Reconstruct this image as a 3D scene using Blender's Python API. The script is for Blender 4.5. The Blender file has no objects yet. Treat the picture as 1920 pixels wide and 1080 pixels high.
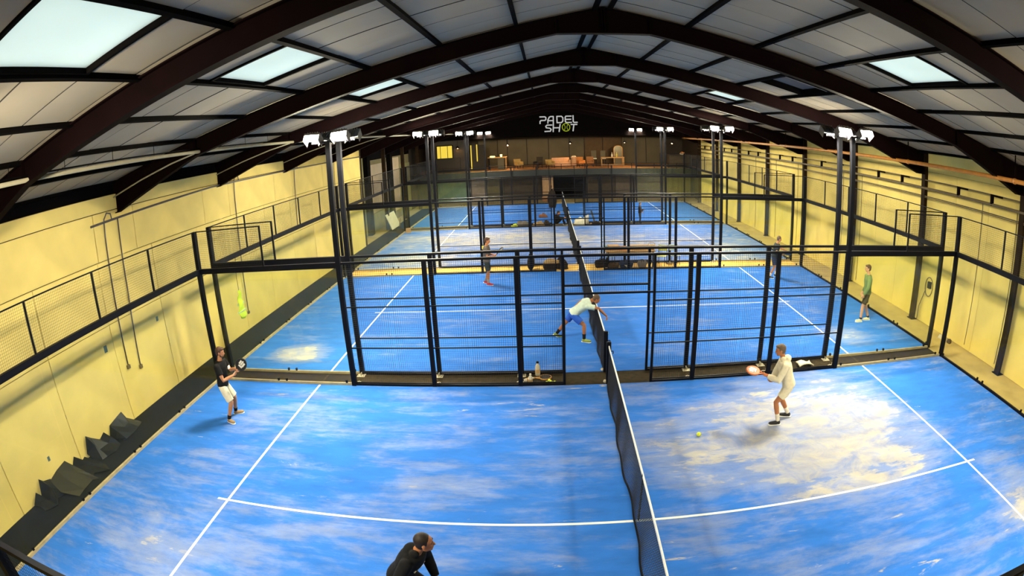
import bpy, bmesh, math, random
import numpy as np
from mathutils import Vector, Matrix, Euler, Quaternion

scene = bpy.context.scene
COL = scene.collection
random.seed(7)
PI = math.pi

# ------------------------------------------------------------------ camera
# wide action-camera lens: theta = k1 r + k2 r^2 + k3 r^3 + k4 r^4, r in mm on a 36 mm sensor
K = (0.050567046745447326, -9.247414601809362e-05, 2.0573960850176714e-05, -3.877161170873231e-07)
cd = bpy.data.cameras.new('camera')
cam = bpy.data.objects.new('camera', cd)
COL.objects.link(cam)
cam.location = (-1.3202321763302467, -1.6554596062616875, 5.580688624585707)
cam.rotation_euler = (1.2993914509415425, 0.0422829146675707, 0.05533537983786334)
cd.type = 'PANO'
cd.sensor_fit = 'HORIZONTAL'
cd.sensor_width = 36.0
cd.sensor_height = 20.25
pc = cd if hasattr(cd, 'panorama_type') else cd.cycles
pc.panorama_type = 'FISHEYE_LENS_POLYNOMIAL'
pc.fisheye_fov = math.radians(170)
pc.fisheye_polynomial_k0 = 0.0
pc.fisheye_polynomial_k1 = -K[0]
pc.fisheye_polynomial_k2 = -K[1]
pc.fisheye_polynomial_k3 = -K[2]
pc.fisheye_polynomial_k4 = -K[3]
cd.clip_end = 500
scene.camera = cam

# ------------------------------------------------------------------ sky, view
world = bpy.data.worlds.new('overcast_sky')
scene.world = world
world.use_nodes = True
bg = world.node_tree.nodes['Background']
bg.inputs[0].default_value = (0.88, 0.96, 0.96, 1)
bg.inputs[1].default_value = 1.8
vs = scene.view_settings
vs.view_transform = 'Standard'
vs.look = 'None'
vs.exposure = 0.0
vs.gamma = 1.0
vs.use_curve_mapping = False
try:
    scene.cycles.transparent_max_bounces = 32
    scene.cycles.adaptive_threshold = 0.06
    scene.cycles.max_bounces = 5
    scene.cycles.diffuse_bounces = 2
except Exception:
    pass
LAMP_STRENGTH = 1950.0
LAMP_COLOR = (1.0, 0.90, 0.66)

# ------------------------------------------------------------------ materials
MATS = {}
def _mat(name):
    m = bpy.data.materials.new(name)
    m.use_nodes = True
    nt = m.node_tree
    b = nt.nodes['Principled BSDF']
    MATS[name] = m
    return m, nt, b
def setspec(b, v):
    for k in ('Specular IOR Level', 'Specular'):
        if k in b.inputs:
            b.inputs[k].default_value = v
            return
def mat(name, col, rough=0.6, metal=0.0, var=0.12, scale=6.0, bump=0.0, spec=0.4, stretch=(1, 1, 1)):
    """principled with fine procedural variation"""
    if name in MATS:
        return MATS[name]
    m, nt, b = _mat(name)
    N, L = nt.nodes, nt.links
    tc = N.new('ShaderNodeTexCoord'); mp = N.new('ShaderNodeMapping')
    mp.inputs['Scale'].default_value = stretch
    no = N.new('ShaderNodeTexNoise'); no.inputs['Scale'].default_value = scale; no.inputs['Detail'].default_value = 5
    rp = N.new('ShaderNodeMapRange')
    rp.inputs[1].default_value = 0.25; rp.inputs[2].default_value = 0.75
    rp.inputs[3].default_value = 1 - var; rp.inputs[4].default_value = 1 + var
    mx = N.new('ShaderNodeVectorMath'); mx.operation = 'SCALE'
    mx.inputs[0].default_value = col[:3]
    L.new(tc.outputs['Object'], mp.inputs[0]); L.new(mp.outputs[0], no.inputs['Vector'])
    L.new(no.outputs['Fac'], rp.inputs[0]); L.new(rp.outputs[0], mx.inputs['Scale'])
    L.new(mx.outputs[0], b.inputs['Base Color'])
    b.inputs['Roughness'].default_value = rough
    b.inputs['Metallic'].default_value = metal
    setspec(b, spec)
    if bump:
        bp = N.new('ShaderNodeBump'); bp.inputs['Strength'].default_value = bump; bp.inputs['Distance'].default_value = 0.02
        L.new(no.outputs['Fac'], bp.inputs['Height']); L.new(bp.outputs[0], b.inputs['Normal'])
    return m
def emat(name, col, strength):
    if name in MATS:
        return MATS[name]
    m, nt, b = _mat(name)
    e = nt.nodes.new('ShaderNodeEmission')
    e.inputs[0].default_value = (*col, 1); e.inputs[1].default_value = strength
    nt.links.new(e.outputs[0], nt.nodes['Material Output'].inputs[0])
    return m
def glass_mat(name, tint=(0.975, 0.985, 0.94), dust=0.004):
    m, nt, b = _mat(name)
    N, L = nt.nodes, nt.links
    tr = N.new('ShaderNodeBsdfTransparent'); tr.inputs[0].default_value = (*tint, 1)
    gl = N.new('ShaderNodeBsdfGlossy'); gl.inputs['Roughness'].default_value = 0.03
    df = N.new('ShaderNodeBsdfDiffuse'); df.inputs[0].default_value = (0.8, 0.85, 0.62, 1)
    lw = N.new('ShaderNodeLayerWeight'); lw.inputs[0].default_value = 0.5
    pw = N.new('ShaderNodeMath'); pw.operation = 'POWER'; pw.inputs[1].default_value = 5.0
    fr = N.new('ShaderNodeMath'); fr.operation = 'MULTIPLY_ADD'; fr.inputs[1].default_value = 0.30; fr.inputs[2].default_value = 0.018
    L.new(lw.outputs['Facing'], pw.inputs[0]); L.new(pw.outputs[0], fr.inputs[0])
    m1 = N.new('ShaderNodeMixShader'); m2 = N.new('ShaderNodeMixShader')
    L.new(fr.outputs[0], m1.inputs[0]); L.new(tr.outputs[0], m1.inputs[1]); L.new(gl.outputs[0], m1.inputs[2])
    m2.inputs[0].default_value = dust; L.new(m1.outputs[0], m2.inputs[1]); L.new(df.outputs[0], m2.inputs[2])
    L.new(m2.outputs[0], N['Material Output'].inputs[0])
    return m
def turf_mat(name, amount, blobs, seed):
    """blue artificial turf with drifted silica sand; blobs = (x, y, rx, ry, strength) in metres"""
    m, nt, b = _mat(name)
    N, L = nt.nodes, nt.links
    tc = N.new('ShaderNodeTexCoord')
    def noise(scale, stretch, off, detail=6, rough=0.6, dist=0.0):
        mp = N.new('ShaderNodeMapping'); mp.inputs['Scale'].default_value = stretch; mp.inputs['Location'].default_value = off
        n = N.new('ShaderNodeTexNoise'); n.inputs['Scale'].default_value = scale; n.inputs['Detail'].default_value = detail
        n.inputs['Roughness'].default_value = rough; n.inputs['Distortion'].default_value = dist
        L.new(tc.outputs['Object'], mp.inputs[0]); L.new(mp.outputs[0], n.inputs['Vector'])
        return n.outputs['Fac']
    def math_(op, a, c=None, clamp=False):
        n = N.new('ShaderNodeMath'); n.operation = op; n.use_clamp = clamp
        for i, v in enumerate((a, c)):
            if v is None: continue
            if isinstance(v, (int, float)): n.inputs[i].default_value = v
            else: L.new(v, n.inputs[i])
        return n.outputs[0]
    def ramp(v, lo, hi):
        n = N.new('ShaderNodeMapRange'); n.interpolation_type = 'SMOOTHSTEP'
        n.inputs[1].default_value = lo; n.inputs[2].default_value = hi
        L.new(v, n.inputs[0]); return n.outputs[0]
    n1 = noise(0.55, (0.75, 1.4, 1), (seed, seed * 2, 0), 9, 0.66, 0.5)      # cloudy drifts
    n2 = noise(1.3, (0.45, 2.4, 1), (seed * 3, 5, 0), 8, 0.66, 0.35)         # streaks
    n3 = noise(5.0, (0.7, 1.6, 1), (2, seed, 0), 6, 0.65, 0.3)               # breakup
    f = math_('ADD', math_('MULTIPLY', n1, 0.55), math_('MULTIPLY', n2, 0.45))
    f = math_('ADD', f, math_('MULTIPLY', math_('SUBTRACT', n3, 0.5), 0.16))
    for (bx, by, rx, ry, st) in blobs:
        mp = N.new('ShaderNodeMapping'); mp.inputs['Location'].default_value = (-bx / rx, -by / ry, 0)
        mp.inputs['Scale'].default_value = (1 / rx, 1 / ry, 0)
        ln = N.new('ShaderNodeVectorMath'); ln.operation = 'LENGTH'
        L.new(tc.outputs['Object'], mp.inputs[0]); L.new(mp.outputs[0], ln.inputs[0])
        k = N.new('ShaderNodeMapRange'); k.inputs[1].default_value = 1.3; k.inputs[2].default_value = 0.3
        k.inputs[3].default_value = 0; k.inputs[4].default_value = st
        L.new(ln.outputs['Value'], k.inputs[0])
        f = math_('ADD', f, k.outputs[0])
    w1 = noise(1.1, (0.55, 2.3, 1), (7, seed * 1.7, 3), 7, 0.7, 0.6)          # bright wisps
    wisp = math_('MULTIPLY', ramp(w1, 0.605 - amount, 0.66 - amount), ramp(n3, 0.30, 0.6))
    thick = ramp(f, 0.575 - amount, 0.665 - amount)
    veil = math_('MULTIPLY', ramp(f, 0.42 - amount, 0.62 - amount), 0.36)
    n5 = noise(1.6, (0.9, 1.1, 1), (seed * 2.3, 4, 6), 8, 0.68, 0.8)          # scuffed, swept look inside the drifts
    body = N.new('ShaderNodeMapRange'); body.inputs[1].default_value = 0.36; body.inputs[2].default_value = 0.62
    body.inputs[3].default_value = 0.45; body.inputs[4].default_value = 0.98
    L.new(n5, body.inputs[0])
    fac = math_('MAXIMUM', math_('MULTIPLY', thick, body.outputs[0]), veil)
    fac = math_('MAXIMUM', fac, math_('MULTIPLY', wisp, 0.95))
    mix = N.new('ShaderNodeMix'); mix.data_type = 'RGBA'
    mix.inputs[6].default_value = (0.030, 0.165, 0.60, 1)
    mix.inputs[7].default_value = (0.44, 0.42, 0.37, 1)
    L.new(fac, mix.inputs[0])
    # tonal variation of the pile and sand
    n4 = noise(2.2, (0.6, 1.6, 1), (seed, 9, 1), 5)
    sc = N.new('ShaderNodeMapRange'); sc.inputs[3].default_value = 0.70; sc.inputs[4].default_value = 1.28
    L.new(n4, sc.inputs[0])
    vm = N.new('ShaderNodeVectorMath'); vm.operation = 'SCALE'
    L.new(mix.outputs[2], vm.inputs[0]); L.new(sc.outputs[0], vm.inputs['Scale'])
    L.new(vm.outputs[0], b.inputs['Base Color'])
    b.inputs['Roughness'].default_value = 0.9
    setspec(b, 0.1)
    bp = N.new('ShaderNodeBump'); bp.inputs['Strength'].default_value = 0.25; bp.inputs['Distance'].default_value = 0.01
    nb = noise(90, (1, 1, 1), (0, 0, 0), 2)
    L.new(nb, bp.inputs['Height']); L.new(bp.outputs[0], b.inputs['Normal'])
    return m
def pane_mat(name, col):
    m, nt, b = _mat(name)
    N, L = nt.nodes, nt.links
    t = N.new('ShaderNodeBsdfTranslucent'); t.inputs[0].default_value = (*col, 1)
    d = N.new('ShaderNodeBsdfDiffuse'); d.inputs[0].default_value = (0.5, 0.52, 0.5, 1)
    mx = N.new('ShaderNodeMixShader'); mx.inputs[0].default_value = 0.25
    no = N.new('ShaderNodeTexNoise'); no.inputs['Scale'].default_value = 0.8
    vm = N.new('ShaderNodeVectorMath'); vm.operation = 'SCALE'; vm.inputs[0].default_value = col
    mr = N.new('ShaderNodeMapRange'); mr.inputs[3].default_value = 0.9; mr.inputs[4].default_value = 1.08
    L.new(no.outputs['Fac'], mr.inputs[0]); L.new(mr.outputs[0], vm.inputs['Scale']); L.new(vm.outputs[0], t.inputs[0])
    L.new(t.outputs[0], mx.inputs[1]); L.new(d.outputs[0], mx.inputs[2])
    L.new(mx.outputs[0], N['Material Output'].inputs[0])
    return m

M_STEEL = mat('black_powder_coated_steel', (0.0045, 0.005, 0.008), 0.5, 0.0, 0.2, 3, spec=0.10)
M_WIRE = mat('dark_wire', (0.018, 0.018, 0.020), 0.55, spec=0.3)
M_RAFTER = mat('dark_brown_painted_steel', (0.0035, 0.0011, 0.0013), 0.8, var=0.3, scale=2.5, spec=0.03)
M_PURLIN = mat('dark_purlin_steel', (0.003, 0.0025, 0.0025), 0.9, var=0.2, spec=0.03)
M_BOARD = mat('grey_white_insulation_board', (0.32, 0.275, 0.205), 0.85, var=0.07, scale=0.9, spec=0.2)
M_DECK = mat('roof_deck_black', (0.02, 0.018, 0.018), 0.9)
M_WALLP = mat('cream_concrete_panel', (0.86, 0.68, 0.22), 0.85, var=0.10, scale=1.1, bump=0.15, spec=0.2)
M_WALLB = mat('cream_wall_backing', (0.10, 0.07, 0.03), 0.9)
M_WALLR = mat('cream_block_wall', (0.86, 0.68, 0.20), 0.85, var=0.10, scale=1.0, bump=0.15, spec=0.2)
M_BLACK = mat('matt_black', (0.003, 0.0025, 0.003), 0.9, spec=0.03)
M_LINE = mat('white_line_turf', (0.88, 0.88, 0.82), 0.85, var=0.05, spec=0.1)
M_CONC = mat('tan_concrete', (0.50, 0.385, 0.15), 0.8, var=0.2, scale=1.3, bump=0.1, spec=0.25)
M_MATB = mat('brown_rubber_matting', (0.026, 0.018, 0.007), 0.9, var=0.35, scale=8, bump=0.3, spec=0.15)
M_MEMB = mat('dark_green_membrane', (0.0065, 0.0075, 0.004), 0.7, var=0.4, scale=1.6, spec=0.12)
M_SHEET = mat('black_green_plastic_sheet', (0.003, 0.005, 0.004), 0.45, var=0.3, scale=2, spec=0.25)
M_SHEET2 = mat('olive_plastic_sheet', (0.030, 0.030, 0.014), 0.5, var=0.2, scale=2, spec=0.3)
M_TAN = mat('tan_base_channel', (0.42, 0.35, 0.19), 0.6, var=0.2)
M_GALV = mat('galvanised_steel', (0.55, 0.50, 0.36), 0.45, 0.3, var=0.15)
M_GLASS = glass_mat('clear_tempered_glass')
M_LENS = emat('floodlight_lens_glow', LAMP_COLOR, LAMP_STRENGTH)

# ------------------------------------------------------------------ mesh helpers
class MB:
    """collects shapes; build() links them as ONE mesh object"""
    def __init__(self):
        self.v = []; self.f = []
    def add(self, vs, fs):
        o = len(self.v)
        self.v += [tuple(p) for p in vs]
        self.f += [tuple(i + o for i in f) for f in fs]
        return self
    def box(self, lo, hi):
        x0, y0, z0 = lo; x1, y1, z1 = hi
        return self.add([(x0, y0, z0), (x1, y0, z0), (x1, y1, z0), (x0, y1, z0), (x0, y0, z1), (x1, y0, z1), (x1, y1, z1), (x0, y1, z1)],
                        [(0, 3, 2, 1), (4, 5, 6, 7), (0, 1, 5, 4), (1, 2, 6, 5), (2, 3, 7, 6), (3, 0, 4, 7)])
    def cbox(self, c, s):
        return self.box([c[i] - s[i] / 2 for i in range(3)], [c[i] + s[i] / 2 for i in range(3)])
    def obox(self, c, s, rot):
        """box of size s turned by Euler / Matrix rot about its centre c"""
        R = rot if isinstance(rot, Matrix) else Euler(rot).to_matrix()
        n = len(self.v)
        self.cbox((0, 0, 0), s)
        for i in range(n, len(self.v)):
            self.v[i] = tuple(R @ Vector(self.v[i]) + Vector(c))
        return self
    def bar(self, p, q, w, h=None, up=(0, 0, 1)):
        """rectangular bar from p to q, w across, h along up"""
        h = h or w
        p, q = Vector(p), Vector(q); d = (q - p).normalized(); u = Vector(up)
        s = d.cross(u)
        if s.length < 1e-4:
            s = d.cross(Vector((0, 1, 0)))
        s.normalize(); u = s.cross(d).normalized()
        P = []
        for c in (p, q):
            for a, b in ((-1, -1), (1, -1), (1, 1), (-1, 1)):
                P.append(c + s * (a * w / 2) + u * (b * h / 2))
        return self.add(P, [(0, 1, 2, 3), (7, 6, 5, 4), (0, 4, 5, 1), (1, 5, 6, 2), (2, 6, 7, 3), (3, 7, 4, 0)])
    def tube(self, pts, rad, n=10, caps=True, side=None, flat=1.0):
        pts = [Vector(p) for p in pts]
        if not isinstance(rad, (list, tuple)): rad = [rad] * len(pts)
        ring0 = len(self.v); prev = None; V = []; F = []
        for i, p in enumerate(pts):
            d = (pts[min(i + 1, len(pts) - 1)] - pts[max(i - 1, 0)])
            d = d.normalized() if d.length > 1e-9 else Vector((0, 0, 1))
            if prev is None:
                s = Vector(side) if side is not None else (d.cross(Vector((0, 0, 1))) if abs(d.z) < 0.95 else d.cross(Vector((0, 1, 0))))
            else:
                s = prev
            s = (s - d * s.dot(d))
            if s.length < 1e-5: s = d.orthogonal()
            s.normalize(); u = d.cross(s); prev = s
            r = rad[i]
            rx, ry = (r if isinstance(r, (tuple, list)) else (r, r * flat))
            for k in range(n):
                a = 2 * PI * k / n
                V.append(p + s * (math.cos(a) * rx) + u * (math.sin(a) * ry))
        m = len(pts)
        for i in range(m - 1):
            for k in range(n):
                F.append((i * n + k, i * n + (k + 1) % n, (i + 1) * n + (k + 1) % n, (i + 1) * n + k))
        if caps:
            F.append(tuple(reversed(range(n)))); F.append(tuple((m - 1) * n + k for k in range(n)))
        return self.add(V, F)
    def lathe(self, c, prof, n=16, axis=None):
        """prof = [(r, z)] about the vertical (or axis) through c"""
        c = Vector(c); Q = Vector((0, 0, 1)).rotation_difference(Vector(axis)).to_matrix() if axis is not None else Matrix.Identity(3)
        V = []; F = []
        for r, z in prof:
            for k in range(n):
                a = 2 * PI * k / n
                V.append(c + Q @ Vector((r * math.cos(a), r * math.sin(a), z)))
        for i in range(len(prof) - 1):
            for k in range(n):
                F.append((i * n + k, i * n + (k + 1) % n, (i + 1) * n + (k + 1) % n, (i + 1) * n + k))
        F.append(tuple(reversed(range(n)))); F.append(tuple((len(prof) - 1) * n + k for k in range(n)))
        return self.add(V, F)
    def ball(self, c, r, n=12, m=8, R=None):
        c = Vector(c); r = r if isinstance(r, (tuple, list)) else (r, r, r)
        V = []; F = []
        R = R or Matrix.Identity(3)
        for i in range(1, m):
            th = PI * i / m
            for k in range(n):
                a = 2 * PI * k / n
                V.append(c + R @ Vector((r[0] * math.sin(th) * math.cos(a), r[1] * math.sin(th) * math.sin(a), r[2] * math.cos(th))))
        t = len(V); V.append(c + R @ Vector((0, 0, r[2]))); V.append(c + R @ Vector((0, 0, -r[2])))
        for i in range(m - 2):
            for k in range(n):
                F.append((i * n + k, (i + 1) * n + k, (i + 1) * n + (k + 1) % n, i * n + (k + 1) % n))
        for k in range(n):
            F.append((t, k, (k + 1) % n)); F.append((t + 1, (m - 2) * n + (k + 1) % n, (m - 2) * n + k))
        return self.add(V, F)
    def prism(self, poly, axis, a, b):
        """2-D polygon extruded along axis ('x','y','z') from a to b; polygon coords are the other two axes in order"""
        n = len(poly)
        def P(p, t):
            return {'x': (t, p[0], p[1]), 'y': (p[0], t, p[1]), 'z': (p[0], p[1], t)}[axis]
        V = [P(p, a) for p in poly] + [P(p, b) for p in poly]
        F = [tuple(range(n)), tuple(reversed(range(n, 2 * n)))] + [(i, n + i, n + (i + 1) % n, (i + 1) % n) for i in range(n)]
        return self.add(V, F)
    def mesh(self, name, m, smooth=False, fix=True):
        me = bpy.data.meshes.new(name)
        me.from_pydata(self.v, [], self.f)
        if fix:
            b = bmesh.new(); b.from_mesh(me); bmesh.ops.recalc_face_normals(b, faces=b.faces); b.to_mesh(me); b.free()
        if smooth:
            me.polygons.foreach_set('use_smooth', [True] * len(me.polygons))
        if m: me.materials.append(m)
        me.update()
        return me
    def build(self, name, m, parent=None, smooth=False, fix=True):
        return link(name, self.mesh(name, m, smooth, fix), parent)

def link(name, me, parent=None, loc=None, rot=None):
    o = bpy.data.objects.new(name, me)
    COL.objects.link(o)
    if parent is not None: o.parent = parent
    if loc is not None: o.location = loc
    if rot is not None: o.rotation_euler = rot
    return o
def tag(o, label, cat, group=None):
    o['label'] = label; o['category'] = cat
    if group: o['group'] = group
    return o
def thing(name, label, cat, loc=(0, 0, 0), rotz=0.0, group=None):
    o = bpy.data.objects.new(name, None); COL.objects.link(o)
    o.empty_display_size = 0.1
    o.location = loc; o.rotation_euler = (0, 0, rotz)
    return tag(o, label, cat, group)
def struct(o):
    o['kind'] = 'structure'
    return o
def stuff(o):
    o['kind'] = 'stuff'
    return o
def bevel(o, w=0.01, seg=2):
    md = o.modifiers.new('bevel', 'BEVEL'); md.width = w; md.segments = seg; md.limit_method = 'ANGLE'
    return o
def smooth_by_angle(me):
    me.polygons.foreach_set('use_smooth', [True] * len(me.polygons))
# ------------------------------------------------------------------ the hall
GAPS = (0.72, 1.21, 1.157)
Y0 = [0.0, 10.72, 21.93, 33.087]
Y1 = [y + 10.0 for y in Y0]
FRAMES = [3.45 + 4.95 * i for i in range(-2, 9)]      # portal frames; last at 43.05
XR = -0.16                                             # ridge
ZR, SL = 7.98, 0.207                                   # ridge height of the ceiling boards, slope
XL, XW = -11.35, 11.50                                 # inner wall faces
YB, YF = -7.0, 43.2                                    # hall ends
def zroof(x): return ZR - SL * abs(x - XR)

fl = MB().box((-13.2, YB, -0.3), (13.2, 52, -0.03)).build('floor', M_CONC); struct(fl)
# strips of matting between the courts and along the left wall
for nm, lo, hi, m, lab in (
        ('floor_matting', (-10.0, 10.0, -0.03), (10.0, 10.72, -0.006), M_MATB, 'dark brown matting strip between the two nearest courts'),
        ('floor_strip', (-10.0, 20.72, -0.03), (10.0, 21.93, -0.008), mat('orange_tan_concrete', (0.80, 0.50, 0.11), 0.8, var=0.15, scale=2), 'bright orange-tan concrete strip between the second and third courts'),
        ('floor_matting', (-10.0, 31.93, -0.03), (10.0, 33.087, -0.006), mat('dark_far_matting', (0.045, 0.035, 0.018), 0.9), 'dark matting strip before the farthest court'),
        ('ground_membrane', (XL, YB, -0.03), (-10.03, 43.1, -0.008), M_MEMB, 'dark green membrane covering the floor along the left wall')):
    tag(MB().box(lo, hi).build(nm, m), lab, 'floor mat')

# walls -------------------------------------------------------------
wl = struct(MB().box((XL - 0.35, YB, -0.3), (XL - 0.055, 27.8, 5.36)).build('wall_left', M_WALLB))
js = [0.66 - 2.24 * 3 + 2.24 * i for i in range(0, 16)]
js = [y for y in js if y < 27.3] + [27.8]
def wall_panels(parent, x, sgn, ys, rows, m, gap=0.02, t=0.05):
    cache = {}
    for r, (z0, z1) in enumerate(rows):
        yy = ys[r] if isinstance(ys[0], list) else ys
        for a, b in zip(yy[:-1], yy[1:]):
            key = (round(b - a, 3), round(z1 - z0, 3), sgn)
            if key not in cache:
                w, h = b - a - gap, z1 - z0 - gap
                cache[key] = MB().box((0, -w / 2, -h / 2), (-t * sgn, w / 2, h / 2)).mesh('wall_panel', m)
            dx = random.uniform(-0.004, 0.004)
            o = link('wall_panel', cache[key], parent, (x + dx, (a + b) / 2, (z0 + z1) / 2))
up = [FRAMES[0]] + [y + d for y in FRAMES for d in (0.6, 3.99) if FRAMES[0] < y + d < 27.6] + [27.8]
fr = [y for y in FRAMES if y < 27.5]
cols = [FRAMES[0]] + [v for y in fr[1:] for v in (y,)] + [27.8]
wall_panels(wl, XL, -1, [js, js, up, cols], [(-0.02, 2.42), (2.42, 3.88), (3.88, 4.99), (4.99, 5.36)], M_WALLP)
for (a, b) in ((4.53, 7.25), (9.32, 12.0), (14.3, 16.9), (19.2, 21.8)):
    MB().box((XL, a, 1.07), (XL + 0.045, b, 1.16)).build('ledge', mat('brown_wood_ledge', (0.22, 0.12, 0.035), 0.7, var=0.3), wl)
# small fittings on the left wall: paired clamps on the joints, junction boxes
for y in js:
    if 1 < y < 27:
        for z in (0.55, 1.95):
            MB().cbox((XL + 0.012, y + (0.09 if z > 1 else -0.09), z), (0.024, 0.07, 0.06)).build('clamp', mat('clamp_tan', (0.45, 0.36, 0.17), 0.6), wl)
for (y, z, s) in ((7.05, 1.95, 0.16), (9.3, 1.95, 0.12), (4.2, 0.6, 0.1), (16.4, 1.6, 0.14)):
    MB().cbox((XL + 0.03, y, z), (0.06, s * 0.7, s)).build('junction_box', mat('box_teal_grey', (0.10, 0.16, 0.15), 0.5), wl)
MB().lathe((XL + 0.004, 26.6, 4.38), [(0.20, 0), (0.21, 0.012), (0.15, 0.014), (0.14, -0.02), (0.001, -0.02)], 20, (1, 0, 0)).build('vent_hole', M_BLACK, wl)
eb = struct(MB().box((XL - 0.3, YB, 5.36), (XL - 0.02, 27.8, 5.77)).build('trim_1', M_BLACK))     # black eaves band over the left wall

# the left wall beyond 27.8 steps back: dull green sheeting, dark posts, pale boards
M_OLIVE = mat('olive_sheeting', (0.30, 0.28, 0.12), 0.7, var=0.25, scale=1.5, stretch=(1, 4, 0.6))
M_PALE = mat('dusty_pale_board', (0.58, 0.46, 0.30), 0.8, var=0.15, scale=1.0)
w2 = struct(MB().box((-12.6, 27.8, -0.3), (-12.25, YF + 0.2, 6.0)).build('wall_left_recess', mat('recess_brown', (0.26, 0.22, 0.10), 0.9)))
for (a, b, z0, z1, m) in ((27.9, 31.0, 0, 5.4, M_OLIVE), (31.9, 36.2, 1.2, 4.3, M_PALE), (31.9, 36.2, 0, 1.15, M_OLIVE), (37.2, 39.6, 0.6, 4.5, M_PALE), (39.8, 43.0, 0, 3.9, M_OLIVE), (31.9, 43.0, 4.6, 5.3, M_BLACK)):
    MB().box((-12.25, a, z0), (-12.19, b, z1)).build('wall_panel', m, w2)
for y in (31.45, 36.7):
    MB().box((-12.25, y - 0.3, 0), (-11.95, y + 0.3, 5.6)).build('post', M_BLACK, w2)
MB().box((-12.2, 27.8, -0.3), (XL - 0.05, 27.86, 5.4)).build('return', M_WALLB, w2)

wr = struct(MB().box((XW + 0.055, YB, -0.3), (XW + 0.4, YF - 0.3, 5.75)).build('wall_right', M_WALLB))
jr = [FRAMES[0]]
for y in FRAMES[:-1]:
    jr += [y + 1.65, y + 3.30, y + 4.95]
jr = [y for y in jr if y < 42.9] + [42.9]
wall_panels(wr, XW, 1, [jr, jr, [FRAMES[0]] + FRAMES[1:-1] + [42.9]], [(-0.02, 2.75), (2.75, 4.98), (4.98, 5.66)], M_WALLR, 0.009)
for y in jr[2:-2:2]:
    MB().cbox((XW - 0.012, y - 0.1, 1.25), (0.024, 0.06, 0.06)).build('clamp', MATS['clamp_tan'], wr)
# rear of the hall behind the camera
struct(MB().box((-13, YB - 0.3, -0.3), (13, YB, 8.2)).build('wall_back', M_WALLB))

# roof --------------------------------------------------------------
ce = MB()
XE = 11.95
SKY = [(-1, 1, 0.80, 2.46), (-1, 1, 5.03, 6.68), (-1, 1, 10.18, 11.83), (1, 1, 5.15, 6.82), (1, 1, 10.2, 11.9), (1, 1, 15.55, 17.2)]
PURL = [0.14, 1.56, 2.935, 4.31, 5.685, 7.06, 8.435, 9.81, 11.185]
def rx(side, d): return XR + side * d
# opaque roof deck above the boards, with real openings for the rooflights
def deck(side):
    holes = sorted([(y0, y1) for (s, _, y0, y1) in SKY if s == side])
    def slab(d0, d1, y0, y1):
        x0, x1 = rx(side, d0), rx(side, d1)
        z0, z1 = ZR - SL * d0 + 0.07, ZR - SL * d1 + 0.07
        V = [(x0, y0, z0), (x1, y0, z1), (x1, y1, z1), (x0, y1, z0)]
        ce.add(V + [(x, y, z + 0.06) for x, y, z in V], [(0, 1, 2, 3), (7, 6, 5, 4), (0, 4, 5, 1), (1, 5, 6, 2), (2, 6, 7, 3), (3, 7, 4, 0)])
    h0, h1 = 4.31, 5.685
    slab(0, h0, YB, 52.5); slab(h1, 12.6, YB, 52.5)
    y = YB
    for a, b in holes:
        slab(h0, h1, y, a); y = b
    slab(h0, h1, y, 52.5)
deck(1); deck(-1)
ceil = struct(ce.build('ceiling', M_DECK))
# insulation boards between the purlins, the larger ones as single parts, the rest joined
cand = []
BW = 0.845
for side in (1, -1):
    for r in range(len(PURL) - 1):
        d0, d1 = PURL[r] + 0.035, PURL[r + 1] - 0.035
        off = 0.0 if side < 0 else 0.42
        y = 0.80 - BW * 9 + (off if r % 2 else off * 0.6)
        brk = [(a, b) for (s, _, a, b) in SKY if s == side] if r == 3 else []
        edges = []
        while y < 43.0:
            edges.append((y, min(y + BW, 43.05))); y += BW
        segs = []
        for a, b in edges:
            parts = [(a, b)]
            for ha, hb in brk:
                np_ = []
                for p, q in parts:
                    if q <= ha or p >= hb: np_.append((p, q))
                    else:
                        if p < ha: np_.append((p, ha))
                        if q > hb: np_.append((hb, q))
                parts = np_
            segs += [s for s in parts if s[1] - s[0] > 0.06]
        for a, b in segs:
            c = Vector((rx(side, (d0 + d1) / 2), (a + b) / 2, ZR - SL * (d0 + d1) / 2))
            cand.append(((c - cam.location).length + (30 if c.y < 0.6 else 0), side, r, a, b, d0, d1, c))
cand.sort(key=lambda t: t[0])
bcache = {}; rest = MB()
def dark_edges(me):  # board sides coloured dark to hide lamp light caught in the seams
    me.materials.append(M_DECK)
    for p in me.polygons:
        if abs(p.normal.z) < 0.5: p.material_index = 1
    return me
ang = math.atan(SL)
for i, (dist, side, r, a, b, d0, d1, c) in enumerate(cand):
    w = b - a - 0.022; ln = (d1 - d0) / math.cos(ang)
    if i < 300:
        key = (round(w, 3), round(ln, 3), side)
        if key not in bcache:
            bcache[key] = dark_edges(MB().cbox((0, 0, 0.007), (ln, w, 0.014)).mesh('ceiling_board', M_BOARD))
        o = link('ceiling_board', bcache[key], ceil, (c.x, c.y, c.z + random.uniform(-0.004, 0.004)), (0, ang * side, 0))
    else:
        rest.obox((c.x, c.y, c.z + 0.007), (ln, w, 0.014), (0, ang * side, 0))
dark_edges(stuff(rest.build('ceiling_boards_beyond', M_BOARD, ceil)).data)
for side in (1, -1):
    for d in PURL:
        x, z = rx(side, d), ZR - SL * d
        MB().obox((x, (YB + 43.1) / 2, z - 0.015), (0.075, 43.1 - YB, 0.11), (0, ang * side, 0)).build('purlin', M_PURLIN, ceil)
MB().box((XR - 0.11, YB, ZR - 0.02), (XR + 0.11, 43.1, ZR + 0.02)).build('ridge_board', M_BOARD, ceil)
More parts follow.
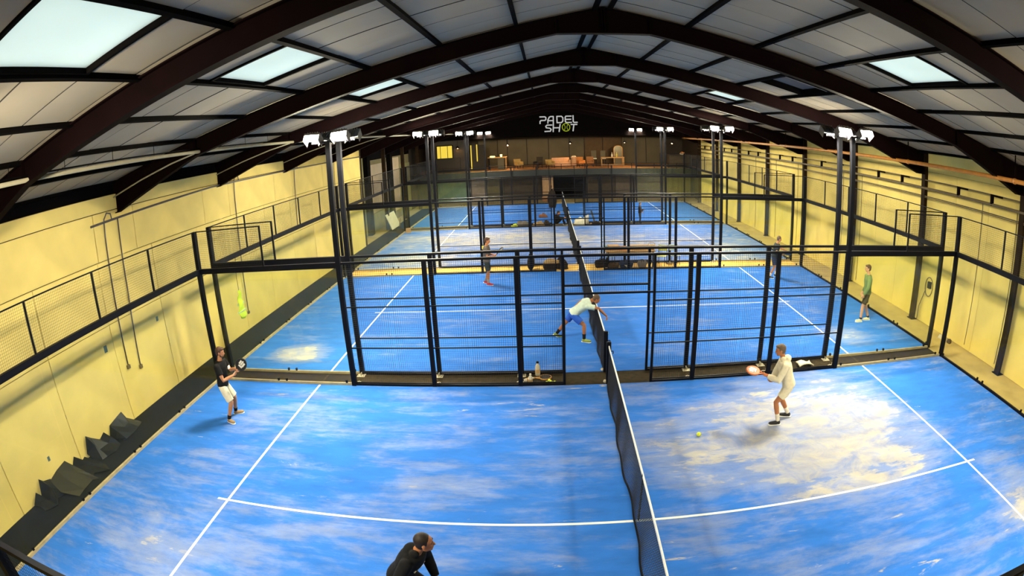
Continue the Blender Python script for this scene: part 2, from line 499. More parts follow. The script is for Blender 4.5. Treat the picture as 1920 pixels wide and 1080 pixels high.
# rooflights
M_PANE = pane_mat('translucent_rooflight', (0.86, 0.93, 0.90))
n = 0
for (side, _, a, b) in SKY:
    n += 1
    d0, d1 = 4.345, 5.65
    c = Vector((rx(side, (d0 + d1) / 2), (a + b) / 2, ZR - SL * (d0 + d1) / 2)); ln = (d1 - d0) / math.cos(ang)
    dark = (side == 1 and n == 5)
    f = MB(); w = b - a
    R = Euler((0, ang * side, 0)).to_matrix()
    for (ox, oy, sx, sy) in ((0, -w / 2 + 0.005, ln + 0.1, 0.05), (0, w / 2 - 0.005, ln + 0.1, 0.05), (-ln / 2 - 0.012, 0, 0.085, w + 0.05), (ln / 2 + 0.012, 0, 0.085, w + 0.05)):
        f.obox(c + R @ Vector((ox, oy, 0.05)), (sx, sy, 0.16), R)
    fo = struct(f.build('window_%d' % n, M_BLACK if dark else M_PURLIN))
    if dark:   # black smoke hatch: a deep open box with a louvre instead of a pane
        h = MB()
        h.obox(c + R @ Vector((0, 0, 0.33)), (ln, w, 0.03), R)
        for (ox, oy, sx, sy) in ((0, -w / 2, ln, 0.04), (0, w / 2, ln, 0.04), (-ln / 2, 0, 0.04, w), (ln / 2, 0, 0.04, w)):
            h.obox(c + R @ Vector((ox, oy, 0.2)), (sx, sy, 0.28), R)
        h.build('hatch_box', M_BLACK, fo)
        MB().obox(c + R @ Vector((0.1, 0.15, 0.12)), (ln * 0.75, w * 0.6, 0.03), R).build('louvre', mat('hatch_grey', (0.05, 0.05, 0.05), 0.5), fo)
        MB().obox(c + R @ Vector((0.05, -w / 2 + 0.13, 0.0)), (ln * 0.95, 0.11, 0.02), R).build('pale_rim', M_BOARD, fo)
    else:
        MB().obox(c + R @ Vector((0, 0, 0.04)), (ln - 0.05, w - 0.05, 0.006), R).build('pane', M_PANE, fo)

# steel portal frames
BOT = [(0, 7.44), (0.85, 7.44), (8.35, 5.86), (11.10, 4.90)]
def frame(i, y, lab):
    t = thing('portal_frame', lab, 'roof frame', (0, y, 0), group='steel roof frames')
    for s in (-1, 1):
        xe = (XL + 0.0 if s < 0 else XW - 0.25)
        de = abs(xe - XR)
        top = [(XR, ZR - 0.02), (xe, zroof(xe) - 0.02)]
        bot = [(rx(s, d), z) for d, z in BOT if d < de] + [(xe, 4.9)]
        poly = top + bot[::-1]
        MB().prism(poly, 'y', -0.012, 0.012).build('rafter_web', M_RAFTER, t)
        f = MB()
        for (a, b) in zip(bot[:-1], bot[1:]):
            f.bar((a[0], 0, a[1]), (b[0], 0, b[1]), 0.19, 0.022)
        f.build('bottom_flange', M_RAFTER, t)
        MB().bar((XR, 0, ZR - 0.045), (xe, 0, zroof(xe) - 0.045), 0.17, 0.02).build('top_flange', M_RAFTER, t)
        for d in (0.02, 0.85, 8.35):
            x = rx(s, d); zb = np.interp(d, [p[0] for p in BOT], [p[1] for p in BOT])
            MB().box((x - 0.008, -0.085, zb), (x + 0.008, 0.085, zroof(x) - 0.05)).build('stiffener', M_RAFTER, t)
    # columns: brown I-section standing free of the right wall, cream strip flush with the left wall
    c = MB()
    c.box((XW - 0.28, -0.10, -0.03), (XW - 0.26, 0.10, 5.6)).box((XW - 0.03, -0.10, -0.03), (XW - 0.01, 0.10, 5.6)).box((XW - 0.26, -0.008, -0.03), (XW - 0.03, 0.008, 5.6))
    c.build('column', mat('brown_column_paint', (0.020, 0.011, 0.005), 0.7, var=0.25, spec=0.06), t)
    MB().box((XW - 0.33, -0.15, -0.03), (XW - 0.01, 0.15, -0.012)).build('base_plate', M_RAFTER, t)
    if y < 27.5:
        MB().box((XL - 0.05, -0.09, -0.03), (XL + 0.03, 0.09, 4.95)).build('column', mat('cream_column_paint', (0.50, 0.40, 0.20), 0.7), t)
    else:
        MB().box((XL - 0.25, -0.10, -0.03), (XL - 0.02, 0.10, 5.6)).build('column', MATS['brown_column_paint'], t)
FL = {0: 'dark steel roof frame behind the camera end of the hall', 1: 'dark steel roof frame overhead before the first rooflight',
      2: 'nearest dark steel roof frame crossing the top corners of the photo', 3: 'second dark steel roof frame, between the first and second left rooflights',
      4: 'third dark steel roof frame, beyond the second left rooflight', 5: 'fourth dark steel roof frame, just behind the smallest left rooflight',
      6: 'fifth dark steel roof frame from the camera', 7: 'sixth dark steel roof frame from the camera', 8: 'seventh dark steel roof frame from the camera',
      9: 'eighth dark steel roof frame, next to last before the sign wall', 10: 'last dark steel roof frame, against the black sign wall'}
for i, y in enumerate(FRAMES):
    if i >= 2: frame(i, y, FL[i])
# ------------------------------------------------------------------ padel courts
CN = ['nearest', 'second', 'third', 'farthest']
TURF = [turf_mat('blue_turf_near', -0.028, [(4.1, 7.2, 2.7, 2.2, 0.37), (0.9, 7.0, 0.8, 2.6, 0.10), (7.6, 3.2, 1.1, 1.4, 0.17), (-7.2, 3.4, 1.6, 2.2, 0.08), (-9.2, 8.0, 1.2, 2.5, -0.06), (8.2, 8.2, 1.4, 1.5, -0.12)], 3.1),
        turf_mat('blue_turf_second', -0.065, [(-8.4, 12.0, 0.9, 0.8, 0.34), (7.7, 12.3, 1.0, 0.9, 0.2)], 8.4),
        turf_mat('blue_turf_third', 0.035, [(-4, 28.5, 5.5, 2.6, 0.20), (-7.5, 23.5, 2.5, 2.0, 0.18), (4, 26.0, 5.0, 2.2, 0.10), (8, 23.5, 1.6, 2.0, 0.12)], 5.7),
        turf_mat('blue_turf_far', -0.09, [(-6, 42, 3, 1, 0.12)], 1.9)]
TL = ['blue turf of the nearest court with a wide sand patch right of the net', 'blue turf of the second court where the man in blue shorts reaches over the net',
      'blue turf of the third court, heavily streaked with sand', 'plain blue turf of the farthest court before the lounge']
for c in range(4):
    t = thing('court_turf', TL[c], 'sports court', group='blue padel courts')
    MB().box((-10, Y0[c], -0.03), (10, Y1[c], 0.0)).build('turf', TURF[c], t)
    ym = Y0[c] + 5
    for s in (-1, 1):
        MB().box((s * 6.95 - (0.05 if s > 0 else 0), Y0[c] + 0.02, 0.0), (s * 6.95 + (0.05 if s < 0 else 0), Y1[c] - 0.02, 0.004)).build('service_line', M_LINE, t)
    MB().box((-7.15, ym - 0.025, 0.0), (7.15, ym + 0.025, 0.005)).build('centre_line', M_LINE, t)
# a pale straight sweep and a stray plank mark of sand are in the turf material

# ---- nets
def net(c):
    y0 = Y0[c]
    t = thing('padel_net', ['black net with white band across the nearest court', 'black net with white band beside the reaching man', 'black net with white band on the sandy third court', 'small black net with white band on the farthest court'][c],
              'net', (0, y0, 0), group='court nets')
    for y in (-0.02, 10.02):
        p = MB().box((-0.05, y - 0.04, 0), (0.05, y + 0.04, 1.03))
        bevel(p.build('net_post', M_STEEL, t), 0.008)
        MB().lathe((-0.075, y, 0.04), [(0.035, 0), (0.04, 0.02), (0.03, 0.05)], 8).build('post_foot', M_GALV, t)
        MB().tube([(0.05, y, 0.80), (0.10, y, 0.80), (0.10, y, 0.74)], 0.012, 6).build('winder', M_STEEL, t)
    def ztop(v): return 0.92 - 0.04 * (1 - (v / 5 - 1) ** 2)
    def xoff(v, h): # the foot of the net drifts and ripples towards the left
        b = (1 - h) ** 1.5
        return -b * (0.07 + 0.022 * math.sin(v * 2.1 + c) + 0.014 * math.sin(v * 5.3 + 1.3 * c)) * min(1, v * 0.7 + .15, (10 - v) * 0.7 + .15)
    w = MB()
    ny, nh = 230, 17
    for i in range(ny + 1):
        v = 10.0 * i / ny
        pts = [(xoff(v, k / 8), v, 0.02 + (ztop(v) - 0.02) * k / 8) for k in range(9)]
        w.tube(pts, 0.0042, 3, False)
    for j in range(nh + 1):
        h = j / nh
        pts = [(xoff(10 * i / 90, h), 10 * i / 90, 0.02 + (ztop(10 * i / 90) - 0.02) * h) for i in range(91)]
        w.tube(pts, 0.0042, 3, False)
    stuff(w.build('net_mesh', M_WIRE, t, fix=False))
    b = MB(); n = 60
    pts = [(0, 10.0 * i / n, ztop(10.0 * i / n)) for i in range(n + 1)]
    for p, q in zip(pts[:-1], pts[1:]): b.bar(p, q, 0.018, 0.055)
    b.build('top_band', M_LINE, t)
    h = MB().tube([(xoff(10 * i / 120, 0), 10 * i / 120, 0.022 + 0.008 * math.sin(i)) for i in range(121)], 0.017, 6)
    h.build('bottom_cord', M_STEEL, t)
    MB().box((-0.012, 4.975, 0.02), (0.012, 5.025, 0.9)).build('centre_strap', M_STEEL, t)
for c in range(4): net(c)

# ---- wire panels (shared mesh data), lying in local x (width) / z (height)
WC = {}
def wire_mesh(w, h, sp=0.05, r=0.0019):
    key = (round(w, 3), round(h, 3), sp)
    if key not in WC:
        m = MB()
        nx = int(round(w / sp)); nz = int(round(h / sp))
        for i in range(nx + 1):
            m.tube([(w * i / nx, 0, 0), (w * i / nx, 0, h)], r, 3, False)
        for j in range(nz + 1):
            m.tube([(0, 0, h * j / nz), (w, 0, h * j / nz)], r, 3, False)
        WC[key] = m.mesh('wire_mesh', M_WIRE, fix=False)
    return WC[key]
def wires(parent, p, w, h, rotz=0, sp=0.05):
    return stuff(link('wire_mesh', wire_mesh(w, h, sp), parent, p, (0, 0, rotz)))
GC = {}
def glass(parent, p, w, h, rotz=0):
    key = (round(w, 3), round(h, 3))
    if key not in GC:
        GC[key] = MB().box((0.008, -0.006, 0), (w - 0.008, 0.006, h)).mesh('glass_panel', M_GLASS)
    return link('glass_panel', GC[key], parent, p, (0, 0, rotz))
PC = {}
def post(parent, x, y, h, sx=0.10, sy=0.08, name='post'):
    key = (h, sx, sy)
    if key not in PC:
        PC[key] = MB().box((-sx / 2, -sy / 2, 0), (sx / 2, sy / 2, h)).mesh('post', M_STEEL)
    return link(name, PC[key], parent, (x, y, 0))
def clamp(parent, x, y):
    if 'clamp' not in PC: PC['clamp'] = MB().cbox((0, 0, 0), (0.045, 0.045, 0.07)).mesh('glass_clamp', M_STEEL)
    return link('glass_clamp', PC['clamp'], parent, (x, y, 0.09))
FT = {}
def foot(parent, x, y, s):
    """galvanised base plate with bolts on the outer side"""
    if s not in FT:
        m = MB().box((-0.10, -0.02 if s > 0 else -0.16, 0), (0.10, 0.16 if s > 0 else 0.02, 0.012))
        for a in (-0.07, 0.07): m.lathe((a, s * 0.12, 0.012), [(0.016, 0), (0.016, 0.02), (0.008, 0.03)], 6)
        m.box((-0.01, min(0, s * 0.12), 0.012), (0.01, max(0, s * 0.12), 0.08))
        FT[s] = m.mesh('base_plate', M_GALV)
    return link('base_plate', FT[s], parent, (x, y, 0))

def side_fence(c, far, lab):
    y = Y1[c] if far else Y0[c]; s = 1 if far else -1
    t = thing('side_fence', lab, 'fence', (0, y, 0), group='court side fences')
    yo = s * 0.03
    for x in (-4, -2, 2, 4):
        post(t, x, yo, 3.0); foot(t, x, s * 0.07, s)
    for x in (-1, 1):
        post(t, x, yo, 3.0, 0.055, 0.06)
    for sg in (-1, 1):
        # mesh bays
        for a, b in ((1, 2), (2, 4), (4, 6)):
            x0 = a if sg > 0 else -b
            wires(t, (x0, yo, 0.06), b - a, 2.92)
            key = ('rail', b - a)
            if key not in PC: PC[key] = MB().bar((0, 0, 0), (b - a, 0, 0), 0.03, 0.025).mesh('mesh_rail', M_STEEL)
            for z in (0.07, 0.96, 1.96):
                link('mesh_rail', PC[key], t, (x0, yo, z))
        # glass bays, clamps at the foot, beam over
        for a in (6, 8):
            x0 = a if sg > 0 else -a - 2
            glass(t, (x0, yo, 0.07), 2.0, 2.84)
        MB().box((sg * 8 - 2, yo - 0.04, 2.90), (sg * 8 + 2, yo + 0.04, 3.03)).build('glass_beam', M_STEEL, t)
        MB().box((sg * 8 - 2, yo - 0.025, 0.0), (sg * 8 + 2, yo + 0.025, 0.06)).build('base_channel', M_TAN, t)
        for x in (sg * 8 - 0.12, sg * 8 + 0.12, sg * 8 - 1.8, sg * 8 + 1.8):
            clamp(t, x, yo)
        # one metre of mesh over the outer glass bay
        x0 = 8 if sg > 0 else -10
        wires(t, (x0, yo, 3.03), 2.0, 0.95)
        MB().bar((x0, yo, 3.99), (x0 + 2, yo, 3.99), 0.03, 0.025).build('mesh_rail', M_STEEL, t)
        MB().bar((sg * 8, yo, 3.02), (sg * 8, yo, 4.0), 0.04, 0.04).build('mesh_post', M_STEEL, t)
        MB().box((sg * 6 - 0.0 if sg < 0 else 1.0, yo - 0.025, 0.0), ((-1.0 if sg < 0 else 6.0), yo + 0.025, 0.045)).build('base_channel', M_STEEL, t)
    MB().bar((-6, yo, 3.0), (6, yo, 3.0), 0.06, 0.05).build('top_rail', M_STEEL, t)
    MB().bar((-1, yo, 2.16), (1, yo, 2.16), 0.05, 0.04).build('door_lintel', M_STEEL, t)
    wires(t, (-1, yo, 2.18), 2.0, 0.80)
SF = {(0, 0): 'black mesh side fence below the camera, cut by the lower photo corners', (0, 1): 'black mesh and glass side fence at the far side of the nearest court',
      (1, 0): 'black mesh and glass side fence at the near side of the second court', (1, 1): 'black mesh and glass side fence at the far side of the second court',
      (2, 0): 'black mesh and glass side fence at the near side of the third court', (2, 1): 'black mesh and glass side fence at the far side of the third court',
      (3, 0): 'black mesh and glass side fence at the near side of the farthest court', (3, 1): 'black mesh and glass side fence under the lounge, behind the farthest court'}
for c in range(4):
    for f in (0, 1): side_fence(c, f, SF[(c, f)])

def back_wall(c, sg, lab):
    t = thing('glass_back_wall', lab, 'glass wall', (sg * 10, Y0[c], 0), group='glass back walls of the courts')
    xo = sg * 0.03
    for y in (0.0, 10.0):
        post(t, xo, y, 4.0, 0.10, 0.12)
    for i in range(5):
        glass(t, (xo, i * 2, 0.07), 2.0, 2.84, PI / 2)
        wires(t, (xo, i * 2, 3.03), 2.0, 0.95, PI / 2)
    for i in range(1, 5):
        MB().box((xo - 0.02, i * 2 - 0.02, 3.0), (xo + 0.02, i * 2 + 0.02, 3.99)).build('mesh_post', M_STEEL, t)
    MB().box((xo - 0.05, 0, 2.90), (xo + 0.05, 10, 3.03)).build('glass_beam', M_STEEL, t)
    MB().bar((xo, 0, 3.99), (xo, 10, 3.99), 0.03, 0.025).build('top_rail', M_STEEL, t)
    MB().box((xo - 0.03, 0, 0), (xo + 0.03, 10, 0.06)).build('base_channel', M_TAN if sg < 0 else M_STEEL, t)
    for i in range(6):
        for d in (-0.12, 0.12):
            if 0.05 < i * 2 + d < 9.95: clamp(t, xo, i * 2 + d)
BW_ = {(0, -1): 'glass end wall with mesh top at the left of the nearest court', (0, 1): 'glass end wall with mesh top at the right of the nearest court',
       (1, -1): 'glass end wall at the left of the second court, by the yellow vest', (1, 1): 'glass end wall at the right of the second court, behind the green sweatshirt',
       (2, -1): 'glass end wall at the left of the sandy third court', (2, 1): 'glass end wall at the right of the sandy third court',
       (3, -1): 'glass end wall at the left of the farthest court', (3, 1): 'glass end wall at the right of the farthest court'}
for c in range(4):
    for sg in (-1, 1): back_wall(c, sg, BW_[(c, sg)])

# ---- floodlight masts standing at the ends of the mesh bays
def mast(c, far, sg, lab):
    y = Y1[c] if far else Y0[c]; s = 1 if far else -1
    t = thing('floodlight_mast', lab, 'floodlight', (sg * 6, y + s * 0.03, 0), group='floodlight masts')
    link('pole', PC.setdefault('mast', MB().box((-0.055, -0.055, 0), (0.055, 0.055, 5.78)).mesh('pole', M_STEEL)), t)
    foot(t, 0, s * 0.04, s)
    MB().bar((-0.40, 0, 5.76), (0.40, 0, 5.76), 0.05, 0.05).build('cross_arm', M_STEEL, t)
    for k in (-1, 1):
        nrm = Vector((0.04 * k, -0.52 * s, -0.85)).normalized()
        Q = Vector((0, 0, -1)).rotation_difference(nrm).to_matrix()
        ctr = Vector((0.33 * k, -0.06 * s, 5.86))
        h = MB()
        h.obox(ctr - nrm * 0.045, (0.38, 0.28, 0.05), Q)
        for a in (-0.12, -0.06, 0, 0.06, 0.12): h.obox(ctr - nrm * 0.085 + Q @ Vector((a, 0, 0)), (0.012, 0.24, 0.05), Q)
        h.bar((0.33 * k, 0, 5.78), tuple(ctr - nrm * 0.08), 0.04, 0.04)
        for a in (-0.185, 0.185): h.obox(ctr + nrm * 0.05 + Q @ Vector((a, 0, 0)), (0.008, 0.27, 0.15), Q)   # side visors, added to cut the light on the upper walls
        ho = h.build('lamp_head', mat('grey_lamp_housing', (0.05, 0.045, 0.04), 0.6, 0.0), t)
        MB().obox(ctr - nrm * 0.014, (0.34, 0.24, 0.012), Q).build('lens', M_LENS, ho)
RW = {0: 'nearest', 1: 'second', 2: 'third', 3: 'farthest'}
for c in range(4):
    for f in (0, 1):
        for sg in (-1, 1):
            side = 'left' if sg < 0 else 'right'
            edge = 'far' if f else 'near'
            mast(c, f, sg, 'tall floodlight mast at the %s edge of the %s court, %s side' % (edge, RW[c], side))
# ------------------------------------------------------------------ far end: sign wall, lounge gallery, store below
ZD = 2.72
gw = MB()
gw.prism([(-12.6, 5.42), (12.2, 5.42), (12.2, zroof(12.2) + 0.05), (XR, ZR + 0.06), (-12.6, zroof(-12.6) + 0.05)], 'y', 43.22, 43.42)
struct(gw.build('wall_far', mat('black_sign_wall', (0.002, 0.0012, 0.0012), 0.9, spec=0.02)))
# sign: white stroked letters and a tennis ball outline, standing off the wall
def sp(u, v): return ((u / 6 + 880 - 1047) * 0.0424 - 0.09, 6.42 - (v / 6 + 200 - 232) * 0.0463)
sg_ = thing('sign', 'white PADEL SHOT letters with a green ball on the black gable', 'sign', (0, 43.16, 0))
M_SIGN = emat('sign_letter_glow', (0.80, 0.80, 0.78), 0.62)  # letters and ball given a mild glow, since hardly any lamp lights them
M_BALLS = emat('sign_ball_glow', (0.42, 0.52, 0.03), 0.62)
LET = {'letter_p': [[(795, 118), (850, 118), (862, 126), (862, 146), (850, 156), (806, 156), (796, 166), (795, 188)]],
       'letter_a': [[(882, 186), (884, 152), (900, 124), (915, 117), (945, 117), (943, 196)], [(888, 160), (944, 160)]],
       'letter_d': [[(985, 183), (985, 117), (1036, 117), (1052, 133), (1050, 167), (1034, 183), (985, 183)]],
       'letter_e': [[(1146, 117), (1086, 117), (1078, 128), (1078, 172), (1086, 183), (1146, 183)], [(1080, 150), (1140, 150)]],
       'letter_l': [[(1166, 112), (1166, 174), (1174, 183), (1211, 183)]],
       'letter_s': [[(926, 206), (872, 206), (857, 218), (863, 234), (902, 239), (916, 252), (906, 270), (845, 272)]],
       'letter_h': [[(943, 196), (938, 276)], [(940, 236), (1010, 236)], [(1018, 200), (1004, 276)]],
       'letter_t': [[(1140, 205), (1206, 205)], [(1172, 205), (1160, 272)]]}
for nm, strokes in LET.items():
    m = MB()
    for st in strokes:
        P = [sp(*p) for p in st]
        for i, (a, b) in enumerate(zip(P[:-1], P[1:])):
            d = Vector((b[0] - a[0], 0, b[1] - a[1])).normalized() * 0.03
            m.bar((a[0] - d.x, 0, a[1] - d.z), (b[0] + d.x, 0, b[1] + d.z), 0.06, 0.092, up=(d.z, 0, -d.x) if True else None)
    m.build(nm, M_SIGN, sg_)
bc = sp(1083, 233)
ring = MB().tube([(bc[0] + 0.30 * math.cos(a), 0, bc[1] + 0.31 * math.sin(a)) for a in [2 * PI * k / 32 for k in range(33)]], 0.035, 6)
ring.build('ball_outline', M_BALLS, sg_)
for s in (-1, 1):
    MB().tube([(bc[0] + s * (0.07 + 0.11 * (k / 6 - 1) ** 2), 0, bc[1] + 0.25 * (k / 6 - 1)) for k in range(13)], 0.026, 6).build('ball_seam', M_BALLS, sg_)

# lounge shell
M_LW = mat('lounge_grey_wall', (0.10, 0.08, 0.045), 0.8, var=0.2, scale=0.8)
M_LW2 = mat('lounge_dark_wall', (0.028, 0.020, 0.012), 0.8, var=0.2)
M_BRN = mat('dark_brown_boards', (0.055, 0.038, 0.018), 0.8, var=0.25)
lb = struct(MB().box((-12.6, 50.6, -0.3), (12.2, 50.9, 6.5)).build('wall_lounge', M_LW2))
xs = [-7.4, -5.6, -4.7, -2.9, -0.9, 1.0, 2.4, 4.1, 5.9, 8.2, 10.2]
for a, b in zip(xs[:-1], xs[1:]):
    MB().box((a + 0.04, 50.54, ZD), (b - 0.04, 50.6, 5.2)).build('wall_panel', random.choice([M_LW, M_LW, mat('lounge_rust', (0.09, 0.05, 0.02), 0.8)]), lb)
for x in (-12.5, 11.75):
    struct(MB().box((x, 43.0, -0.3), (x + 0.3, 50.7, 6.6)).build('wall_lounge_side', M_LW2))
struct(MB().box((-12.6, 43.42, 5.42), (12.2, 50.7, 5.6)).build('ceiling_lounge', M_LW2))
dk = struct(MB().box((-12.2, 43.55, 2.26), (11.75, 50.6, ZD)).build('floor_lounge', mat('lounge_orange_floor', (0.48, 0.22, 0.06), 0.6, var=0.2)))
MB().box((-12.2, 43.50, 2.22), (11.75, 43.55, ZD + 0.02)).build('fascia', mat('teal_fascia', (0.010, 0.014, 0.012), 0.6), dk)
# balustrade
rl = thing('balustrade', 'low dark railing along the edge of the lounge floor', 'railing', (0, 43.65, ZD))
for i in range(13):
    x = -11.4 + i * 1.9
    MB().box((x - 0.025, -0.025, 0), (x + 0.025, 0.025, 0.42)).build('baluster', M_STEEL, rl)
MB().bar((-11.5, 0, 0.42), (11.5, 0, 0.42), 0.045, 0.03).build('handrail', M_STEEL, rl)

# store under the lounge
us = struct(MB().box((-12.2, 46.3, -0.3), (11.75, 46.5, 2.24)).build('wall_store', M_LW2))
UP = [(-10.6, -7.7, mat('teal_reflection_board', (0.10, 0.17, 0.15), 0.6)), (-7.6, -6.5, mat('dusty_rose_board', (0.20, 0.14, 0.10), 0.7)), (-6.4, -4.9, mat('olive_board', (0.12, 0.10, 0.03), 0.7)),  # teal of the first panel paints a reflection in the glass
      (-4.8, -1.7, M_BRN), (2.2, 4.6, M_BRN), (4.7, 6.4, mat('grey_brown_board', (0.12, 0.09, 0.055), 0.7)), (6.5, 8.6, mat('olive_grey_board', (0.15, 0.14, 0.075), 0.7)), (8.7, 11.4, MATS['olive_board'])]
for a, b, m in UP:
    MB().box((a, 46.22, 0.0), (b, 46.3, 2.2)).build('wall_panel', m, us)
MB().box((-0.6, 46.24, 0.0), (2.1, 46.3, 1.9)).build('opening', M_BLACK, us)
lk = thing('storage_cabinet', 'tall orange-brown cabinet below the lounge, left of the black opening', 'cabinet', (-1.12, 45.2, 0))
M_OR = mat('orange_brown_laminate', (0.42, 0.22, 0.08), 0.6, var=0.15)
bevel(MB().box((-0.45, -0.25, 0.32), (0.45, 0.25, 2.15)).build('body', M_OR, lk), 0.01)
MB().box((-0.50, -0.30, 0.0), (0.50, 0.27, 0.32)).build('plinth', mat('orange_plinth', (0.55, 0.24, 0.06), 0.6), lk)
MB().box((-0.42, -0.27, 0.36), (0.42, -0.25, 2.1)).build('door', mat('tan_door_board', (0.46, 0.28, 0.13), 0.6), lk)
MB().box((0.28, -0.30, 1.1), (0.31, -0.27, 1.3)).build('handle', M_STEEL, lk)

# lounge furniture ----------------------------------------------------
def box_thing(name, label, cat, parts, loc, group=None, rotz=0):
    t = thing(name, label, cat, loc, rotz, group)
    for nm, lo, hi, m in parts:
        bevel(MB().box(lo, hi).build(nm, m, t), 0.012)
    return t
M_ORL = mat('orange_upholstery', (0.55, 0.20, 0.04), 0.8)
M_SAL = mat('salmon_upholstery', (0.55, 0.30, 0.16), 0.8)
M_WOODL = mat('honey_wood', (0.48, 0.25, 0.07), 0.55, var=0.2, stretch=(1, 6, 6))
M_WICK = mat('wicker', (0.38, 0.24, 0.07), 0.8, var=0.35, scale=30)
M_WHT = mat('off_white_paint', (0.72, 0.66, 0.52), 0.6)
M_GLOW = emat('warm_glow', (1.0, 0.55, 0.12), 9.0)
M_YWIN = emat('yellow_lit_room', (1.0, 0.72, 0.08), 0.95)
# booth with a lit window at the left
bt = struct(MB().box((-10.6, 44.2, ZD), (-7.75, 46.4, 5.42)).build('wall_booth', M_LW2))
wn = struct(MB().box((-10.12, 44.14, 3.92), (-8.72, 44.2, 5.05)).build('window_7', M_BLACK))
for a, b in ((-10.05, -9.80), (-9.75, -9.20), (-9.15, -8.80)):
    MB().box((a, 44.12, 3.98), (b, 44.14, 4.98)).build('pane', M_YWIN, wn)
dr = struct(MB().box((-7.55, 46.0, ZD), (-6.3, 46.08, 4.9)).build('door_1', M_LW2))
MB().box((-7.52, 45.94, ZD), (-7.44, 46.0, 4.9)).build('lit_jamb', M_YWIN, dr)
MB().box((-7.02, 45.94, 3.5), (-6.94, 46.0, 4.95)).build('lit_glazing_bar', M_YWIN, dr)
bar_ = box_thing('bar_table', 'high bar table with an orange glowing top in the lounge', 'table', [
    ('table_top', (-0.8, -0.4, 0.98), (0.8, 0.4, 1.06), M_WOODL), ('shelf', (-0.7, -0.35, 0.30), (0.0, 0.35, 0.36), M_LW), ('panel', (0.05, -0.36, 0.0), (0.6, 0.36, 0.98), M_LW),
    ('leg', (-0.75, -0.36, 0), (-0.69, -0.30, 0.98), M_STEEL), ('leg', (-0.75, 0.30, 0), (-0.69, 0.36, 0.98), M_STEEL), ('leg', (0.70, -0.36, 0), (0.78, 0.36, 0.98), M_WOODL)], (-5.3, 46.2, ZD))
tag(MB().lathe((-4.95, 46.0, ZD + 1.06), [(0.05, 0), (0.07, 0.06), (0.10, 0.20), (0.03, 0.22)], 14).build('table_lamp', M_GLOW), 'small glowing lamp on the bar table in the lounge', 'lamp')
tag(MB().lathe((-5.7, 46.1, ZD + 1.06), [(0.18, 0), (0.22, 0.05), (0.2, 0.09), (0.05, 0.10)], 14).build('fruit_bowl', M_GLOW), 'low glowing bowl on the bar table in the lounge', 'bowl')  # the bowl is no lamp; a warm glow is put into its material
def lounge_chair(x, y, m, lab, rz=0, high=0.8):
    t = thing('lounge_chair', lab, 'chair', (x, y, ZD), rz, 'lounge chairs')
    bevel(MB().box((-0.3, -0.3, 0.25), (0.3, 0.3, 0.42)).build('seat', m, t), 0.03)
    MB().prism([(0.22, 0.4), (0.30, 0.4), (0.38, high), (0.28, high)], 'x', -0.3, 0.3).build('backrest', m, t)
    for a in (-0.26, 0.26):
        bevel(MB().box((a - 0.04, -0.28, 0.4), (a + 0.04, 0.28, 0.58)).build('armrest', m, t), 0.02)
        for b in (-0.26, 0.26): MB().box((a - 0.02, b - 0.02, 0), (a + 0.02, b + 0.02, 0.25)).build('leg', M_STEEL, t)
lounge_chair(-3.5, 46.3, M_WICK, 'wicker lounge chair beside the bar table', 0.5)
lounge_chair(-1.9, 46.0, mat('black_leather', (0.02, 0.016, 0.014), 0.5), 'black lounge chair left of the salmon sofa', -0.6, 0.95)
lounge_chair(-0.85, 45.7, M_WICK, 'small tan chair right beside the salmon sofa', 0.4, 0.7)
lounge_chair(1.75, 46.0, M_ORL, 'bright orange lounge armchair right of the cylinder stand', 0.3, 0.85)
lounge_chair(2.55, 46.2, mat('rust_upholstery', (0.30, 0.12, 0.035), 0.8), 'rust brown lounge armchair next to the orange one', 0.0, 0.85)
sf = thing('sofa', 'salmon coloured box sofa in the middle of the lounge', 'sofa', (0.05, 46.4, ZD))
bevel(MB().box((-0.75, -0.35, 0.05), (0.75, 0.35, 0.42)).build('seat', M_SAL, sf), 0.03)
bevel(MB().box((-0.75, 0.2, 0.42), (0.75, 0.38, 0.80)).build('backrest', M_SAL, sf), 0.03)
for s in (-1, 1): bevel(MB().box((s * 0.75 - 0.1, -0.35, 0.05), (s * 0.75 + 0.1, 0.38, 0.62)).build('armrest', M_SAL, sf), 0.03)
cyl = thing('plinth_stand', 'pale orange round stand beside the lounge armchairs', 'stand', (1.15, 45.9, ZD))
MB().lathe((0, 0, 0), [(0.22, 0), (0.22, 0.78), (0.24, 0.80), (0.24, 0.88), (0.2, 0.9)], 20).build('column', M_SAL, cyl, True)
MB().lathe((0, 0, 0.9), [(0.18, 0), (0.16, 0.06), (0.05, 0.08)], 16).build('lid', M_WHT, cyl)
cs = thing('console_table', 'long honey wood console table at the right of the lounge', 'table', (4.5, 46.4, ZD))
MB().box((-1.0, -0.25, 0.72), (1.0, 0.25, 0.80)).build('table_top', M_WOODL, cs)
for a in (-0.95, 0.95):
    for b in (-0.2, 0.2): MB().box((a - 0.03, b - 0.03, 0), (a + 0.03, b + 0.03, 0.72)).build('leg', M_WOODL, cs)
MB().box((-0.95, -0.22, 0.12), (0.95, 0.22, 0.17)).build('shelf', M_WOODL, cs)
for i, (x, m, lab) in enumerate(((4.85, mat('yellow_bottle_glass', (0.65, 0.5, 0.05), 0.3), 'tall yellow bottle on the lounge console table'), (4.45, M_WHT, 'white bottle on the lounge console table'))):
    b = MB().lathe((x, 46.35, ZD + 0.80), [(0.06, 0), (0.07, 0.03), (0.07, 0.22), (0.03, 0.30), (0.028, 0.40), (0.034, 0.42), (0.01, 0.425)], 14).build('bottle', m, None, True)
    tag(b, lab, 'bottle', 'bottles on the console')
